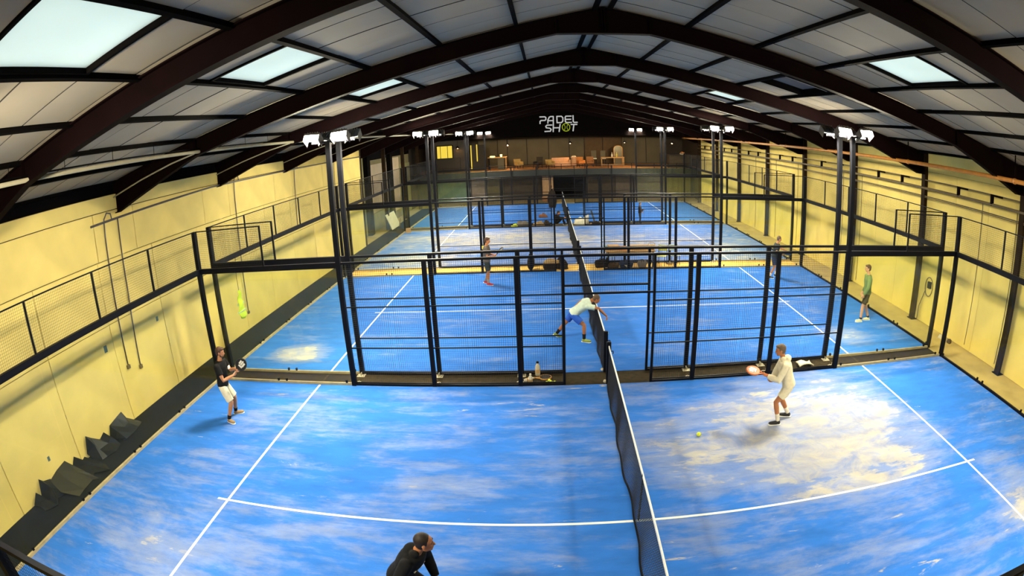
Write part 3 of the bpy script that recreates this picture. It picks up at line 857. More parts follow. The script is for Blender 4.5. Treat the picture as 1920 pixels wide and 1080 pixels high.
for i, (x, lab) in enumerate(((2.95, 'pale high-backed stool left of the console table'), (3.75, 'second pale high-backed stool by the console table'))):
    t = thing('bar_stool', lab, 'stool', (x, 46.9, ZD), 0, 'pale stools in the lounge')
    bevel(MB().box((-0.22, -0.2, 0.62), (0.22, 0.2, 0.70)).build('seat', M_WHT, t), 0.02)
    bevel(MB().box((-0.22, 0.15, 0.70), (0.22, 0.2, 1.35)).build('backrest', M_LW, t), 0.02)
    for a in (-0.18, 0.18):
        for b in (-0.16, 0.16): MB().box((a - 0.015, b - 0.015, 0), (a + 0.015, b + 0.015, 0.62)).build('leg', M_STEEL, t)
mr = thing('arched_mirror', 'arched wooden mirror frame behind the console table', 'mirror', (5.2, 48.0, ZD))
ar = [(-0.38, 0, 0.0)] + [(-0.38, 0, 1.5)] + [(0.38 * -math.cos(a), 0, 1.5 + 0.25 * math.sin(a)) for a in [PI * k / 10 for k in range(1, 10)]] + [(0.38, 0, 1.5), (0.38, 0, 0.0)]
MB().tube(ar, 0.035, 6).build('frame', M_WOODL, mr)
MB().prism([(p[0], p[2]) for p in ar], 'y', 0.01, 0.025).build('glass', mat('dim_mirror', (0.12, 0.10, 0.06), 0.2, 0.6), mr)
ct = box_thing('reception_counter', 'dark brown box counter at the right end of the lounge', 'counter', [
    ('body', (-1.0, -0.4, 0), (1.0, 0.4, 1.05), M_BRN), ('worktop', (-1.05, -0.45, 1.05), (1.05, 0.45, 1.10), M_LW2)], (10.0, 44.6, ZD))
fb = thing('fruit_bowl', 'bowl of orange fruit on the dark lounge counter', 'bowl', (10.2, 44.5, ZD + 1.10))
MB().lathe((0, 0, 0), [(0.08, 0), (0.22, 0.08), (0.24, 0.12), (0.2, 0.1)], 14).build('dish', M_WHT, fb)
for a, (x, y, z) in enumerate(((-0.1, 0, 0.14), (0.08, 0.04, 0.14), (0.0, -0.06, 0.2), (0.15, -0.05, 0.15))): MB().ball((x, y, z), 0.075, 10, 6).build('orange', M_ORL, fb, True)
# lounge ceiling lamps with their light
for i, (x, y, e) in enumerate(((-4.4, 46.6, 110), (0.9, 46.3, 90), (5.6, 46.6, 80), (-8.3, 43.9, 12), (9.6, 45.6, 22))):
    t = thing('pendant_lamp', ['warm pendant lamp above the bar table', 'warm pendant lamp above the orange armchair', 'warm pendant lamp above the console table', 'small warm lamp in front of the lit booth window', 'warm pendant lamp over the lounge counter'][i], 'lamp', (x, y, 4.75), 0, 'lounge lamps')
    MB().tube([(0, 0, 0.1), (0, 0, 0.67)], 0.01, 6).build('cord', M_STEEL, t)
    MB().lathe((0, 0, 0), [(0.15, 0), (0.14, 0.06), (0.07, 0.14), (0.02, 0.16)], 14).build('shade', M_STEEL, t)
    MB().ball((0, 0, 0.03), 0.04, 10, 6).build('bulb', emat('bulb_warm_%d' % i, (1.0, 0.55, 0.16), e * 100), t)
# ------------------------------------------------------------------ pipes and cables on the walls and roof
M_OPIPE = mat('orange_pipe_paint', (0.42, 0.17, 0.025), 0.5, var=0.2)
M_GPIPE = mat('dull_grey_conduit', (0.16, 0.12, 0.06), 0.5, var=0.2)
M_LPIPE = mat('pale_pipe', (0.30, 0.27, 0.18), 0.6, var=0.1)
M_BPIPE = mat('blue_grey_conduit', (0.10, 0.09, 0.10), 0.45)
t = thing('orange_pipe', 'long orange pipe running high along the right wall', 'pipe', (9.88, 0, 5.25))
MB().tube([(0, 0.0, 0), (0, 43.0, 0)], 0.055, 12).build('pipe', M_OPIPE, t, True)
for y in FRAMES:
    if y > 0.5:
        MB().tube([(0, y - 0.75, -0.03), (0, y - 0.75, 0.62)], 0.02, 8).build('hanger', M_RAFTER, t)
        MB().lathe((0, y - 0.75, 0), [(0.07, -0.04), (0.075, 0), (0.07, 0.04)], 12, (0, 1, 0)).build('pipe_collar', M_OPIPE, t)
t = thing('cable_tray', 'row of dull conduits bracketed along the right wall below the orange pipe', 'conduit', (11.25, 0, 0))
for z, r in ((4.70, 0.022), (4.43, 0.045), (4.17, 0.018), (4.13, 0.012)):
    MB().tube([(0, 0.0, z), (0, 43.0, z)], r, 10).build('conduit', M_GPIPE, t, True)
for y in FRAMES:
    for d in (1.35, 3.0):
        if 1 < y + d < 43:
            MB().box((-0.04, y + d - 0.05, 4.40), (0.04, y + d + 0.05, 4.72)).build('bracket', M_RAFTER, t)
            MB().box((-0.05, y + d - 0.5, 4.665), (0.0, y + d + 0.02, 4.72)).build('bracket_arm', M_RAFTER, t)
for y in (8.75, 10.35, 13.6, 17.9, 19.5, 24.3, 27.2, 30.4):
    MB().tube([(0.19, y, 4.4), (0.19, y, 0.1 if y != 13.6 else 1.5)], 0.012, 6).build('drop_cable', M_GPIPE, t)
# coiled hose hanging on the right wall
t = thing('hose_reel', 'coiled hose on a bracket low on the right wall behind the glass', 'hose', (XW - 0.09, 12.7, 1.0))
MB().tube([(-0.02, 0.22 * math.cos(a), 0.25 + 0.32 * math.sin(a)) for a in [2 * PI * k / 24 * 1.8 for k in range(30)]], 0.018, 6).build('coil', M_GPIPE, t, True)
MB().tube([(0, 0.2, 0.1), (-0.05, 0.4, -0.5), (-0.02, 0.45, -1.0)], 0.015, 6).build('hose_end', M_GPIPE, t)
MB().box((-0.04, -0.08, 0.2), (0.06, 0.08, 0.42)).build('bracket', M_STEEL, t)
# left wall conduit with swan-neck drops
t = thing('wall_conduit', 'thin blue-grey conduit sloping along the top of the left wall', 'conduit', (XL + 0.1, 0, 0))
MB().tube([(0, 7.3, 4.74), (0, 12.9, 4.94), (0, 27.7, 5.0)], 0.026, 8).build('conduit', M_BPIPE, t, True)
for i, (y, zb) in enumerate(((7.82, 1.3), (8.35, 1.12), (14.33, 0.6), (19.2, 2.6), (23.8, 2.8))):
    zt = np.interp(y, (7.3, 12.9, 27.7), (4.74, 4.94, 5.0))
    if i == 1: pts = [(-0.03, y, zt), (-0.03, y - 0.03, 3), (-0.03, y - 0.18, zb)]
    else: pts = [(0, y + 0.28, zt), (0, y + 0.24, zt + 0.16), (0, y + 0.10, zt + 0.20), (-0.02, y, zt + 0.06), (-0.03, y - 0.02, zt - 0.3), (-0.03, y - 0.05, (zt + zb) / 2), (-0.03, y - 0.12, zb)]
    MB().tube(pts, 0.016, 6).build('drop_cable', M_BPIPE, t, True)
    MB().box((-0.07, pts[-1][1] - 0.05, zb - 0.09), (0.0, pts[-1][1] + 0.05, zb)).build('socket', M_GPIPE, t)
# pale pipe hung under the left roof slope
t = thing('hung_pipe', 'long pale pipe hung below the left roof slope', 'pipe', (-8.45, 0, 5.93))
MB().tube([(0, 2.0, 0), (0, 43.0, 0)], 0.036, 10).build('pipe', M_LPIPE, t, True)
MB().box((-0.03, 2, 0.05), (0.03, 43, 0.075)).build('rail', M_PURLIN, t)
y = 3.05
while y < 42:
    MB().tube([(0, y, 0.04), (0, y, 0.30)], 0.006, 5).build('hanger_rod', M_PURLIN, t)
    y += 1.24
# pale cables following the frame haunches on the left
for i, f in enumerate(FRAMES):
    if 8 < f < 28:
        o = MB().tube([(XL + 0.15, f - 0.2, 5.28), (-10.2, f - 0.16, 5.55), (-9.2, f - 0.14, 5.78), (-8.5, f - 0.14, 5.90)], 0.018, 6).build('haunch_cable', M_LPIPE, None, True)
        tag(o, 'pale cable climbing the left haunch of the %s roof frame' % ['', '', '', 'second', 'third', 'fourth', 'fifth', 'sixth', 'seventh'][i], 'cable', 'cables on the left frame haunches')
# ------------------------------------------------------------------ people
# local frame: x forward, y left, z up; origin on the floor under the figure
def V3(p): return Vector(p)
def remesh(mb, name, m, voxel, it=3, fac=0.5):
    """fuse all shapes of mb into one continuous smooth surface"""
    me0 = mb.mesh(name + '_src', None)
    o = bpy.data.objects.new(name + '_src', me0); COL.objects.link(o)
    r = o.modifiers.new('r', 'REMESH'); r.mode = 'VOXEL'; r.voxel_size = voxel; r.adaptivity = 0.0
    s = o.modifiers.new('s', 'SMOOTH'); s.factor = fac; s.iterations = it
    dg = bpy.context.evaluated_depsgraph_get()
    me = bpy.data.meshes.new_from_object(o.evaluated_get(dg))
    me.name = name
    bpy.data.objects.remove(o); bpy.data.meshes.remove(me0)
    me.materials.clear(); me.materials.append(m)
    me.polygons.foreach_set('use_smooth', [True] * len(me.polygons))
    return me
def limb(mb, pts, rad, n=14, cap0=True, cap1=True):
    """tapered round limb through pts with rounded ends"""
    pts = [V3(p) for p in pts]
    P, R = list(pts), list(rad)
    if cap0:
        d = (pts[0] - pts[1]).normalized(); r = rad[0]
        P = [pts[0] + d * r * math.sin(a) for a in (1.35, 0.9, 0.45)] + P; R = [r * math.cos(a) for a in (1.35, 0.9, 0.45)] + R
    if cap1:
        d = (pts[-1] - pts[-2]).normalized(); r = rad[-1]
        P += [pts[-1] + d * r * math.sin(a) for a in (0.45, 0.9, 1.35)]; R += [r * math.cos(a) for a in (0.45, 0.9, 1.35)]
    mb.tube(P, R, n)
def lerp(a, b, t): return V3(a) * (1 - t) + V3(b) * t
def torso(mb, pel, che, neck, sideL, sideU, grow=0.0, t0=-0.14, girth=1.0):
    """elliptical sections up the spine; grow inflates for clothes"""
    pel, che, neck = V3(pel), V3(che), V3(neck)
    ts = [(t0, .135, .095), (-0.05, .168, .115), (0.08, .170, .115), (0.28, .150, .105), (0.45, .148, .105), (0.65, .165, .118), (0.85, .178, .118), (1.0, .165, .098)]
    P, R = [], []
    up = (che - pel)
    for t, a, b in ts:
        P.append(pel + up * t); R.append((a * girth + grow, b * girth + grow))
    d2 = (neck - che)
    P += [che + d2 * 0.35 + up.normalized() * 0.02, che + d2 * 0.75]; R += [(.12 + grow, .082 + grow), (.068 + grow, .064 + grow)]
    n = 20; V = []; F = []
    for i, p in enumerate(P):
        d = (P[min(i + 1, len(P) - 1)] - P[max(i - 1, 0)]).normalized()
        f = min(1, max(0, (i - 1) / 6))
        s = (V3(sideL) * (1 - f) + V3(sideU) * f); s = (s - d * s.dot(d)).normalized(); u = d.cross(s)
        for k in range(n):
            a = 2 * PI * k / n
            V.append(p + s * (math.cos(a) * R[i][0]) + u * (math.sin(a) * R[i][1]))
    for i in range(len(P) - 1):
        for k in range(n): F.append((i * n + k, i * n + (k + 1) % n, (i + 1) * n + (k + 1) % n, (i + 1) * n + k))
    F.append(tuple(reversed(range(n)))); F.append(tuple((len(P) - 1) * n + k for k in range(n)))
    mb.add(V, F)
def hand(mb, wr, fdir, pnorm, left, curl):
    """palm, four unequal fingers and a thumb from the side of the palm; pnorm points out of the palm; returns grip centre and axis"""
    wr = V3(wr); f = V3(fdir).normalized(); n = V3(pnorm); n = (n - f * n.dot(f)).normalized()
    s = f.cross(n) * (1 if left else -1)          # towards the thumb
    mb.tube([wr - f * 0.01, wr + f * 0.02, wr + f * 0.055, wr + f * 0.09], [(.026, .021), (.033, .019), (.042, .017), (.040, .014)], 12, side=s)
    L = [(0.031, .072), (0.011, .080), (-0.010, .074), (-0.030, .058)]
    for off, ln in L:
        p = wr + f * 0.083 + s * off; d = f.copy(); pts = [p - f * 0.012, p]
        for k, q in enumerate((0.42, 0.33, 0.25)):
            a = curl * (0.75, 1.0, 0.75)[k]
            d = (Matrix.Rotation(a, 3, d.cross(n).normalized() if d.cross(n).length > 1e-4 else s) @ d)
            # rotate n with the finger so that it keeps curling
            p = p + d * (ln * q); pts.append(p)
            if k < 2: pass
        limb(mb, pts, [.0095, .0095, .009, .0085, .0075], 8, True, True)
    t0 = wr + f * 0.025 + s * 0.028
    d1 = (s * 0.75 + f * 0.65 + n * 0.25).normalized()
    t1 = t0 + d1 * 0.038
    d2 = (f * 0.75 + n * (0.2 + 0.55 * min(1, curl)) + s * (0.35 - 0.5 * min(1, curl))).normalized()
    t2 = t1 + d2 * 0.032; t3 = t2 + (d2 + n * 0.3 * curl).normalized() * 0.024
    limb(mb, [t0 - d1 * 0.012, t0, t1, t2, t3], [.014, .014, .011, .010, .008], 8)
    return wr + f * 0.085 + n * 0.030, s
def head(mb, c, yaw, pitch, roll=0.0):
    """skull with brow, eye sockets, nose, mouth, jaw and ears; returns its rotation"""
    R = (Matrix.Rotation(yaw, 3, 'Z') @ Matrix.Rotation(pitch, 3, 'Y') @ Matrix.Rotation(roll, 3, 'X'))
    c = V3(c)
    W = lambda x, y, z: c + R @ Vector((x, y, z))
    mb.ball(W(-0.008, 0, 0.022), (.098, .077, .095), 18, 12, R)             # cranium
    mb.ball(W(0.022, 0, -0.035), (.070, .062, .080), 16, 10, R)             # face
    mb.ball(W(0.048, 0, -0.090), (.034, .036, .026), 12, 8, R)              # chin
    for s in (-1, 1):
        mb.ball(W(0.010, s * 0.048, -0.065), (.046, .018, .030), 10, 8, R)  # jaw
        mb.ball(W(0.060, s * 0.036, -0.022), (.024, .020, .018), 10, 8, R)  # cheekbone
        mb.ball(W(0.074, s * 0.028, 0.022), (.017, .026, .010), 10, 6, R)   # brow
        mb.ball(W(-0.006, s * 0.079, -0.012), (.021, .009, .033), 10, 8, R) # ear
    mb.tube([W(0.083, 0, 0.014), W(0.098, 0, -0.010), W(0.108, 0, -0.030), W(0.086, 0, -0.036)], [.009, .012, .015, .010], 8)
    mb.ball(W(0.083, 0, -0.056), (.012, .026, .007), 10, 6, R)              # upper lip
    mb.ball(W(0.081, 0, -0.068), (.012, .022, .007), 10, 6, R)              # lower lip
    return R
def person(label, loc, heading, J, S, scale=1.0, voxel=0.0085):
    """J joints, S style; returns the thing and the grips of the hands in its frame"""
    t = thing('person', label, 'person', loc, heading)
    t.scale = (scale,) * 3
    j = {k: (V3(v) if isinstance(v, (tuple, list, Vector)) and len(v) == 3 and k != 'look' and not k.startswith('hand') else v) for k, v in J.items()}
    sl = (j['hipL'] - j['hipR']).normalized(); su = (j['shL'] - j['shR']).normalized()
    skin = S['skin']
    b = MB()
    torso(b, j['pel'], j['che'], j['neck'], sl, su, -0.006)
    limb(b, [lerp(j['che'], j['neck'], 0.5), j['neck'], lerp(j['neck'], j['head'], 0.6)], [.062, .056, .054])
    R = head(b, j['head'], *j['look'])
    grips = {}
    for s in 'LR':
        sh, el, wr = j['sh' + s], j['el' + s], j['wr' + s]
        limb(b, [sh, lerp(sh, el, 0.35), lerp(sh, el, 0.8), el, lerp(el, wr, 0.3), lerp(el, wr, 0.75), wr], [.054, .050, .043, .041, .043, .034, .027])
        hp, kn, an = j['hip' + s], j['kn' + s], j['an' + s]
        limb(b, [hp, lerp(hp, kn, 0.3), lerp(hp, kn, 0.75), kn, lerp(kn, an, 0.3), lerp(kn, an, 0.7), an], [.086, .082, .064, .056, .058, .044, .036])
        toe = j['toe' + s].normalized()
        limb(b, [an, an + toe * 0.06 - Vector((0, 0, 0.045)), an + toe * 0.15 - Vector((0, 0, 0.055))], [.034, .020, .014])
        hd = j.get('hand' + s, ((wr - el).normalized(), (0, -1 if s == 'L' else 1, 0), 0.35))
        grips[s] = hand(b, wr, hd[0], hd[1], s == 'L', hd[2])
    link('body', remesh(b, 'body', skin, voxel, 2, 0.4), t)
    # shirt / hoodie
    c = MB(); g = S.get('loose', 0.018)
    torso(c, j['pel'], j['che'], j['neck'], sl, su, g, t0=S.get('hem', -0.10))
    sleeve = S.get('sleeve', 0.62)
    for s in 'LR':
        sh, el, wr = j['sh' + s], j['el' + s], j['wr' + s]
        if sleeve <= 1.0:
            limb(c, [sh, lerp(sh, el, sleeve * 0.6), lerp(sh, el, sleeve)], [.070 + g * .4, .066 + g * .4, .066 + g * .5], 14, True, False)
        else:
            limb(c, [sh, lerp(sh, el, 0.5), el, lerp(el, wr, 0.5), lerp(el, wr, 0.96)], [.068 + g * .5, .063 + g * .5, .059 + g * .5, .052 + g * .5, .040 + g * .4], 14, True, False)
    if S.get('hood'):
        hb = lerp(j['che'], j['neck'], 0.75) + V3(S['hood'])
        c.ball(hb, (.085, .105, .075), 14, 10)
        for s in (-1, 1): c.ball(lerp(j['che'], j['neck'], 0.8) + Vector((0.01, s * 0.075, 0.02)), (.06, .045, .05), 12, 8)
    sh_ = link('hoodie' if S.get('hood') else 'shirt', remesh(c, 'shirt', S['top'], 0.011, 4, 0.5), t)
    # shorts / trousers
    c = MB()
    torso(c, j['pel'], j['che'], j['neck'], sl, su, 0.012, t0=-0.16)
    v0 = len(c.v)
    c.v = [tuple(p) for p in c.v]
    c2 = MB(); lg = S.get('leg', 0.80)
    P0 = j['pel']; up = (j['che'] - P0)
    c2.tube([P0 - up * 0.15, P0 - up * 0.05, P0 + up * 0.08, P0 + up * 0.20], [(.135, .105), (.178, .127), (.178, .124), (.160, .112)], 20, side=sl)
    for s in 'LR':
        hp, kn, an = j['hip' + s], j['kn' + s], j['an' + s]
        if lg <= 1.0:
            limb(c2, [hp + Vector((0, 0, .02)), lerp(hp, kn, lg * 0.5), lerp(hp, kn, lg)], [.100, .100, .094 + S.get('flare', 0)], 16, True, False)
        else:
            limb(c2, [hp + Vector((0, 0, .02)), lerp(hp, kn, 0.5), kn, lerp(kn, an, 0.5), lerp(kn, an, 0.95)], [.100, .092, .074, .068, .060], 16, True, False)
    link('shorts' if lg <= 1.0 else 'trousers', remesh(c2, 'shorts', S['bottom'], 0.011, 3, 0.5), t)
    # socks and shoes
    for s in 'LR':
        kn, an, toe = j['kn' + s], j['an' + s], j['toe' + s].normalized()
        if S.get('sock') is not None:
            c = MB(); h = S.get('sockh', 0.30)
            limb(c, [an, lerp(an, kn, h * 0.5), lerp(an, kn, h)], [.043, .046, .052], 14, True, False)
            c.build('sock', S['sock'], t, True)
        c = MB(); dn = Vector((0, 0, -1))
        side = toe.cross(Vector((0, 0, 1))).normalized() if abs(toe.z) < 0.95 else Vector((0, 1, 0))
        upv = side.cross(toe).normalized()
        if upv.z < 0: upv = -upv
        hl = an - toe * 0.045 - upv * 0.045
        c.tube([hl - toe * 0.02, hl, hl + toe * 0.07, hl + toe * 0.14, hl + toe * 0.20, hl + toe * 0.235, hl + toe * 0.245],
               [(.020, .022), (.040, .046), (.043, .045), (.048, .036), (.047, .030), (.036, .024), (.012, .012)], 14, side=side)
        limb(c, [an - upv * 0.03, an + upv * 0.012], [.045, .043], 12, True, False)
        so = link('shoe', remesh(c, 'shoe', S['shoe'], 0.008, 3, 0.5), t)
        k = MB()
        base = hl - upv * 0.040
        k.tube([base - toe * 0.035, base - toe * 0.02, base + toe * 0.07, base + toe * 0.15, base + toe * 0.21, base + toe * 0.25],
               [(.020, .010), (.040, .012), (.041, .012), (.050, .012), (.047, .011), (.018, .010)], 14, side=side)
        k.build('sole', S.get('sole', M_LINE), so, True)
    # hair, eyes, brows, beard
    W = lambda x, y, z: j['head'] + R @ Vector((x, y, z))
    hr = S.get('hair')
    if hr is not None:
        c = MB()
        c.ball(W(-0.022, 0, 0.036), (.099, .083, .096), 20, 14, R)
        c.ball(W(-0.045, 0, -0.010), (.068, .076, .078), 16, 10, R)
        if S.get('fringe'): c.ball(W(0.040, 0, 0.082), (.058, .066, .036), 14, 8, R)
        for s in (-1, 1): c.ball(W(0.012, s * 0.066, 0.020), (.020, .014, .030), 10, 6, R)
        link('hair', remesh(c, 'hair', hr, 0.009, 2, 0.5), t)
    for s in (-1, 1):
        MB().ball(W(0.076, s * 0.031, 0.002), (.008, .012, .007), 8, 6, R).build('eye', M_EYE, t, True)
        MB().tube([W(0.088, s * 0.012, 0.026), W(0.090, s * 0.030, 0.031), W(0.078, s * 0.050, 0.026)], [.004, .005, .003], 6).build('eyebrow', hr or M_EYE, t)
    if S.get('beard') is not None:
        c = MB()
        c.ball(W(0.044, 0, -0.092), (.042, .042, .030), 14, 8, R)
        for s in (-1, 1):
            c.tube([W(0.006, s * 0.072, -0.02), W(0.014, s * 0.066, -0.065), W(0.040, s * 0.036, -0.096)], [.012, .019, .018], 8)
        c.ball(W(0.088, 0, -0.048), (.008, .026, .006), 8, 6, R)
        link('beard', remesh(c, 'beard', S['beard'], 0.008, 1, 0.5), t)
    return t, grips
M_EYE = mat('dark_eye', (0.015, 0.010, 0.008), 0.3)
SK1 = mat('warm_skin', (0.50, 0.22, 0.10), 0.55, var=0.08, scale=20)
SK2 = mat('tanned_skin', (0.44, 0.17, 0.065), 0.55, var=0.08, scale=20)
SK3 = mat('pale_skin', (0.58, 0.30, 0.17), 0.55, var=0.08, scale=20)
def cloth(n, c, sc=14): return mat(n, c, 0.9, var=0.12, scale=sc, bump=0.15, spec=0.15)
HAIRD = mat('dark_brown_hair', (0.016, 0.009, 0.006), 0.6, var=0.4, scale=60)
HAIRB = mat('brown_hair', (0.060, 0.026, 0.012), 0.6, var=0.4, scale=60)
HAIRG = mat('grey_brown_hair', (0.13, 0.085, 0.05), 0.6, var=0.4, scale=60)
C_BLK = cloth('black_cloth', (0.010, 0.010, 0.011)); C_WHT = cloth('white_cloth', (0.78, 0.72, 0.60))
C_CRM = cloth('cream_cloth', (0.80, 0.72, 0.50))
def pose(pel, lean=(0.0, 0.0), up=0.50, hips=0.095, shoulders=0.185, tw=0.0):
    """pelvis point -> spine joints; lean = forward / left shift of the chest, tw = turn of the shoulders"""
    pel = V3(pel); h = math.sqrt(max(0.01, up * up - lean[0] ** 2 - lean[1] ** 2))
    che = pel + Vector((lean[0], lean[1], h)); d = (che - pel).normalized()
    S = Vector((-math.sin(tw), math.cos(tw), 0))
    neck = che + d * 0.085
    return dict(pel=pel, che=che, neck=neck, head=neck + d * 0.13 + Vector((0.035, 0, 0.035)),
                hipL=pel + Vector((0, hips, -0.05)), hipR=pel + Vector((0, -hips, -0.05)),
                shL=che + S * shoulders - d * 0.03, shR=che - S * shoulders - d * 0.03)
def world_of(t, p):
    M = Matrix.Translation(t.location) @ Matrix.Rotation(t.rotation_euler.z, 4, 'Z') @ Matrix.Diagonal((*t.scale, 1))
    return M @ V3(p)
def world_dir(t, d): return Matrix.Rotation(t.rotation_euler.z, 3, 'Z') @ V3(d)

# padel racket: handle along local -z..0, head above, face normal local y
def racket(label, loc, zaxis, ynorm, face, rim, grip, graphic=None):
    z = V3(zaxis).normalized(); y = V3(ynorm); y = (y - z * y.dot(z)).normalized(); x = y.cross(z)
    t = thing('padel_racket', label, 'racket'); t.matrix_world = Matrix.Translation(V3(loc)) @ Matrix((x, y, z)).transposed().to_4x4()
    t.location, q, _ = t.matrix_world.decompose(); t.rotation_euler = q.to_euler()
    def outline(r): # rounded teardrop
        P = []
        for k in range(40):
            a = 2 * PI * k / 40
            P.append((r * 0.128 * math.sin(a) * (1.0 - 0.10 * math.cos(a) * -1), 0.245 - r * 0.140 * math.cos(a)))
        return P
    # face plate with real holes left as dark pits: discs set into the plate
    MB().prism(outline(0.93), 'y', -0.016, 0.016).build('face', face, t)
    o = outline(1.0)
    MB().tube([(p[0], 0, p[1]) for p in o] + [(o[0][0], 0, o[0][1])], [(.019, .010)] * 41, 8, False, side=(0, 1, 0)).build('rim', rim, t, True)
    h = MB()
    for i in range(-3, 4):
        for k in range(-3, 4):
            if i * i + k * k < 11:
                h.lathe((i * 0.026, -0.0175, 0.25 + k * 0.026), [(.0065, 0), (.0065, 0.035)], 8, (0, 1, 0))
    stuff(h.build('holes', M_EYE, t))
    for s in (-1, 1):
        MB().tube([(s * 0.012, 0, 0.03), (s * 0.03, 0, 0.085), (s * 0.060, 0, 0.130)], [.013, .013, .015], 8).build('throat', rim, t, True)
    MB().lathe((0, 0, -0.10), [(.017, -0.004), (.020, 0), (.0185, 0.01), (.016, 0.02), (.0165, 0.14), (.014, 0.15)], 12).build('grip', grip, t, True)
    if graphic is not None:
        for i, (gx, gz, w, hh) in enumerate(((-0.05, 0.27, 0.045, 0.10), (0.0, 0.285, 0.035, 0.11), (0.045, 0.275, 0.04, 0.09), (-0.01, 0.20, 0.10, 0.04))):
            MB().box((gx - w / 2, -0.0185, gz - hh / 2), (gx + w / 2, 0.0185, gz + hh / 2)).build('print', graphic, t)
    return t
M_RBLK = mat('black_racket', (0.012, 0.012, 0.012), 0.4); M_RORG = mat('orange_racket', (0.60, 0.16, 0.05), 0.4); M_RWHT = mat('white_racket', (0.8, 0.74, 0.6), 0.4)

# 1. man with black shirt at the left of the nearest court
J = pose((-0.06, 0, 0.88), (0.05, 0.0), 0.50, tw=-0.25)
J.update(look=(-0.05, 0.12), knL=(0.10, 0.15, 0.48), knR=(0.08, -0.14, 0.47), anL=(0.02, 0.22, 0.085), anR=(-0.06, -0.20, 0.085), toeL=(0.95, 0.15, 0), toeR=(0.75, -0.6, 0),
         elL=(0.13, 0.24, 1.10), elR=(0.06, -0.26, 1.05), wrL=(0.33, 0.06, 1.19), wrR=(0.29, -0.10, 1.10),
         handR=((0.55, 0.62, 0.25), (-0.55, 0.5, 0.3), 1.15), handL=((0.5, -0.75, 0.1), (-0.2, -0.2, -0.9), 0.8))
t, g = person('man in black shirt and white shorts holding a black racket by the left glass', (-8.42, 8.0, 0), 0.30, J,
              dict(skin=SK1, top=C_BLK, bottom=C_CRM, shoe=mat('brown_tan_shoe', (0.30, 0.20, 0.10), 0.6), sock=C_BLK, sockh=0.22, hair=HAIRB, fringe=True, beard=HAIRB, sleeve=0.60, leg=0.92, loose=0.02), 0.99)
gp, ga = g['R']
racket('black padel racket with white print held by the man in black shirt', world_of(t, gp), world_dir(t, (0.55, 0.05, 0.50)), (0.35, -0.85, 0.3), M_RBLK, M_RBLK, M_RWHT, M_RWHT)
MB().box((0.175, -0.075, 1.24), (0.205, 0.02, 1.30)).build('chest_print', C_WHT, t)

# 2. man in cream hoodie at the right of the nearest court
J = pose((-0.02, 0, 0.84), (0.17, 0.0), 0.50, tw=0.15)
J.update(look=(0.15, 0.10), knL=(0.20, 0.12, 0.47), knR=(0.08, -0.14, 0.45), anL=(0.10, 0.17, 0.085), anR=(-0.12, -0.20, 0.10), toeL=(0.92, 0.35, 0), toeR=(0.98, -0.1, -0.12),
         elL=(0.23, 0.27, 1.02), elR=(0.28, -0.22, 0.99), wrL=(0.46, 0.16, 1.04), wrR=(0.35, -0.06, 0.86),
         handL=((0.95, -0.1, 0.1), (0.1, -0.3, 0.9), 1.1), handR=((0.6, 0.6, 0.1), (0.2, 0.5, 0.8), 0.6))
t, g = person('man in cream hoodie and shorts crouching on the sand patch', (3.46, 7.72, 0), PI - 0.38, J,
              dict(skin=SK2, top=C_CRM, bottom=C_CRM, shoe=mat('dark_trainer', (0.02, 0.02, 0.022), 0.6), sock=C_WHT, sockh=0.38, hair=HAIRG, fringe=True, sleeve=2, leg=0.62, loose=0.03, hood=(-0.085, 0, 0.02)), 1.0)
gp, ga = g['L']
racket('orange and white padel racket held out by the man in cream hoodie', world_of(t, gp), world_dir(t, (0.95, -0.1, 0.15)), world_dir(t, (-0.15, 0.25, 0.9)), M_RORG, M_RORG, M_RORG, M_RWHT)

# 3. man leaning over the net of the second court
J = dict(pel=(-0.04, 0, 0.74), che=(0.37, -0.02, 1.04), neck=(0.46, -0.02, 1.09), head=(0.60, -0.02, 1.13), look=(0.0, 0.55),
         hipL=(-0.04, 0.10, 0.70), hipR=(-0.04, -0.10, 0.70), shL=(0.36, 0.17, 1.04), shR=(0.36, -0.20, 0.98),
         knL=(-0.26, 0.12, 0.42), anL=(-0.50, 0.16, 0.11), toeL=(0.85, -0.1, -0.45), knR=(0.24, -0.22, 0.46), anR=(0.24, -0.28, 0.085), toeR=(0.9, -0.4, 0),
         elR=(0.63, -0.24, 0.93), wrR=(0.85, -0.18, 0.70), elL=(0.20, 0.38, 0.95), wrL=(0.02, 0.36, 0.80),
         handR=((0.35, 0.1, -0.95), (-0.9, 0, -0.3), 0.7), handL=((-0.6, 0, -0.7), (0.7, 0, -0.5), 0.7))
t, g = person('man in pale tee and blue shorts reaching down over the second court net', (-0.62, 13.0, 0), 0.0, J,
              dict(skin=SK2, top=cloth('pale_mint_cloth', (0.62, 0.74, 0.62)), bottom=cloth('royal_blue_cloth', (0.03, 0.11, 0.50)), shoe=mat('lime_trainer', (0.30, 0.36, 0.05), 0.6), sock=C_BLK, sockh=0.36, hair=HAIRG, sleeve=0.66, leg=0.72, loose=0.025), 1.0)
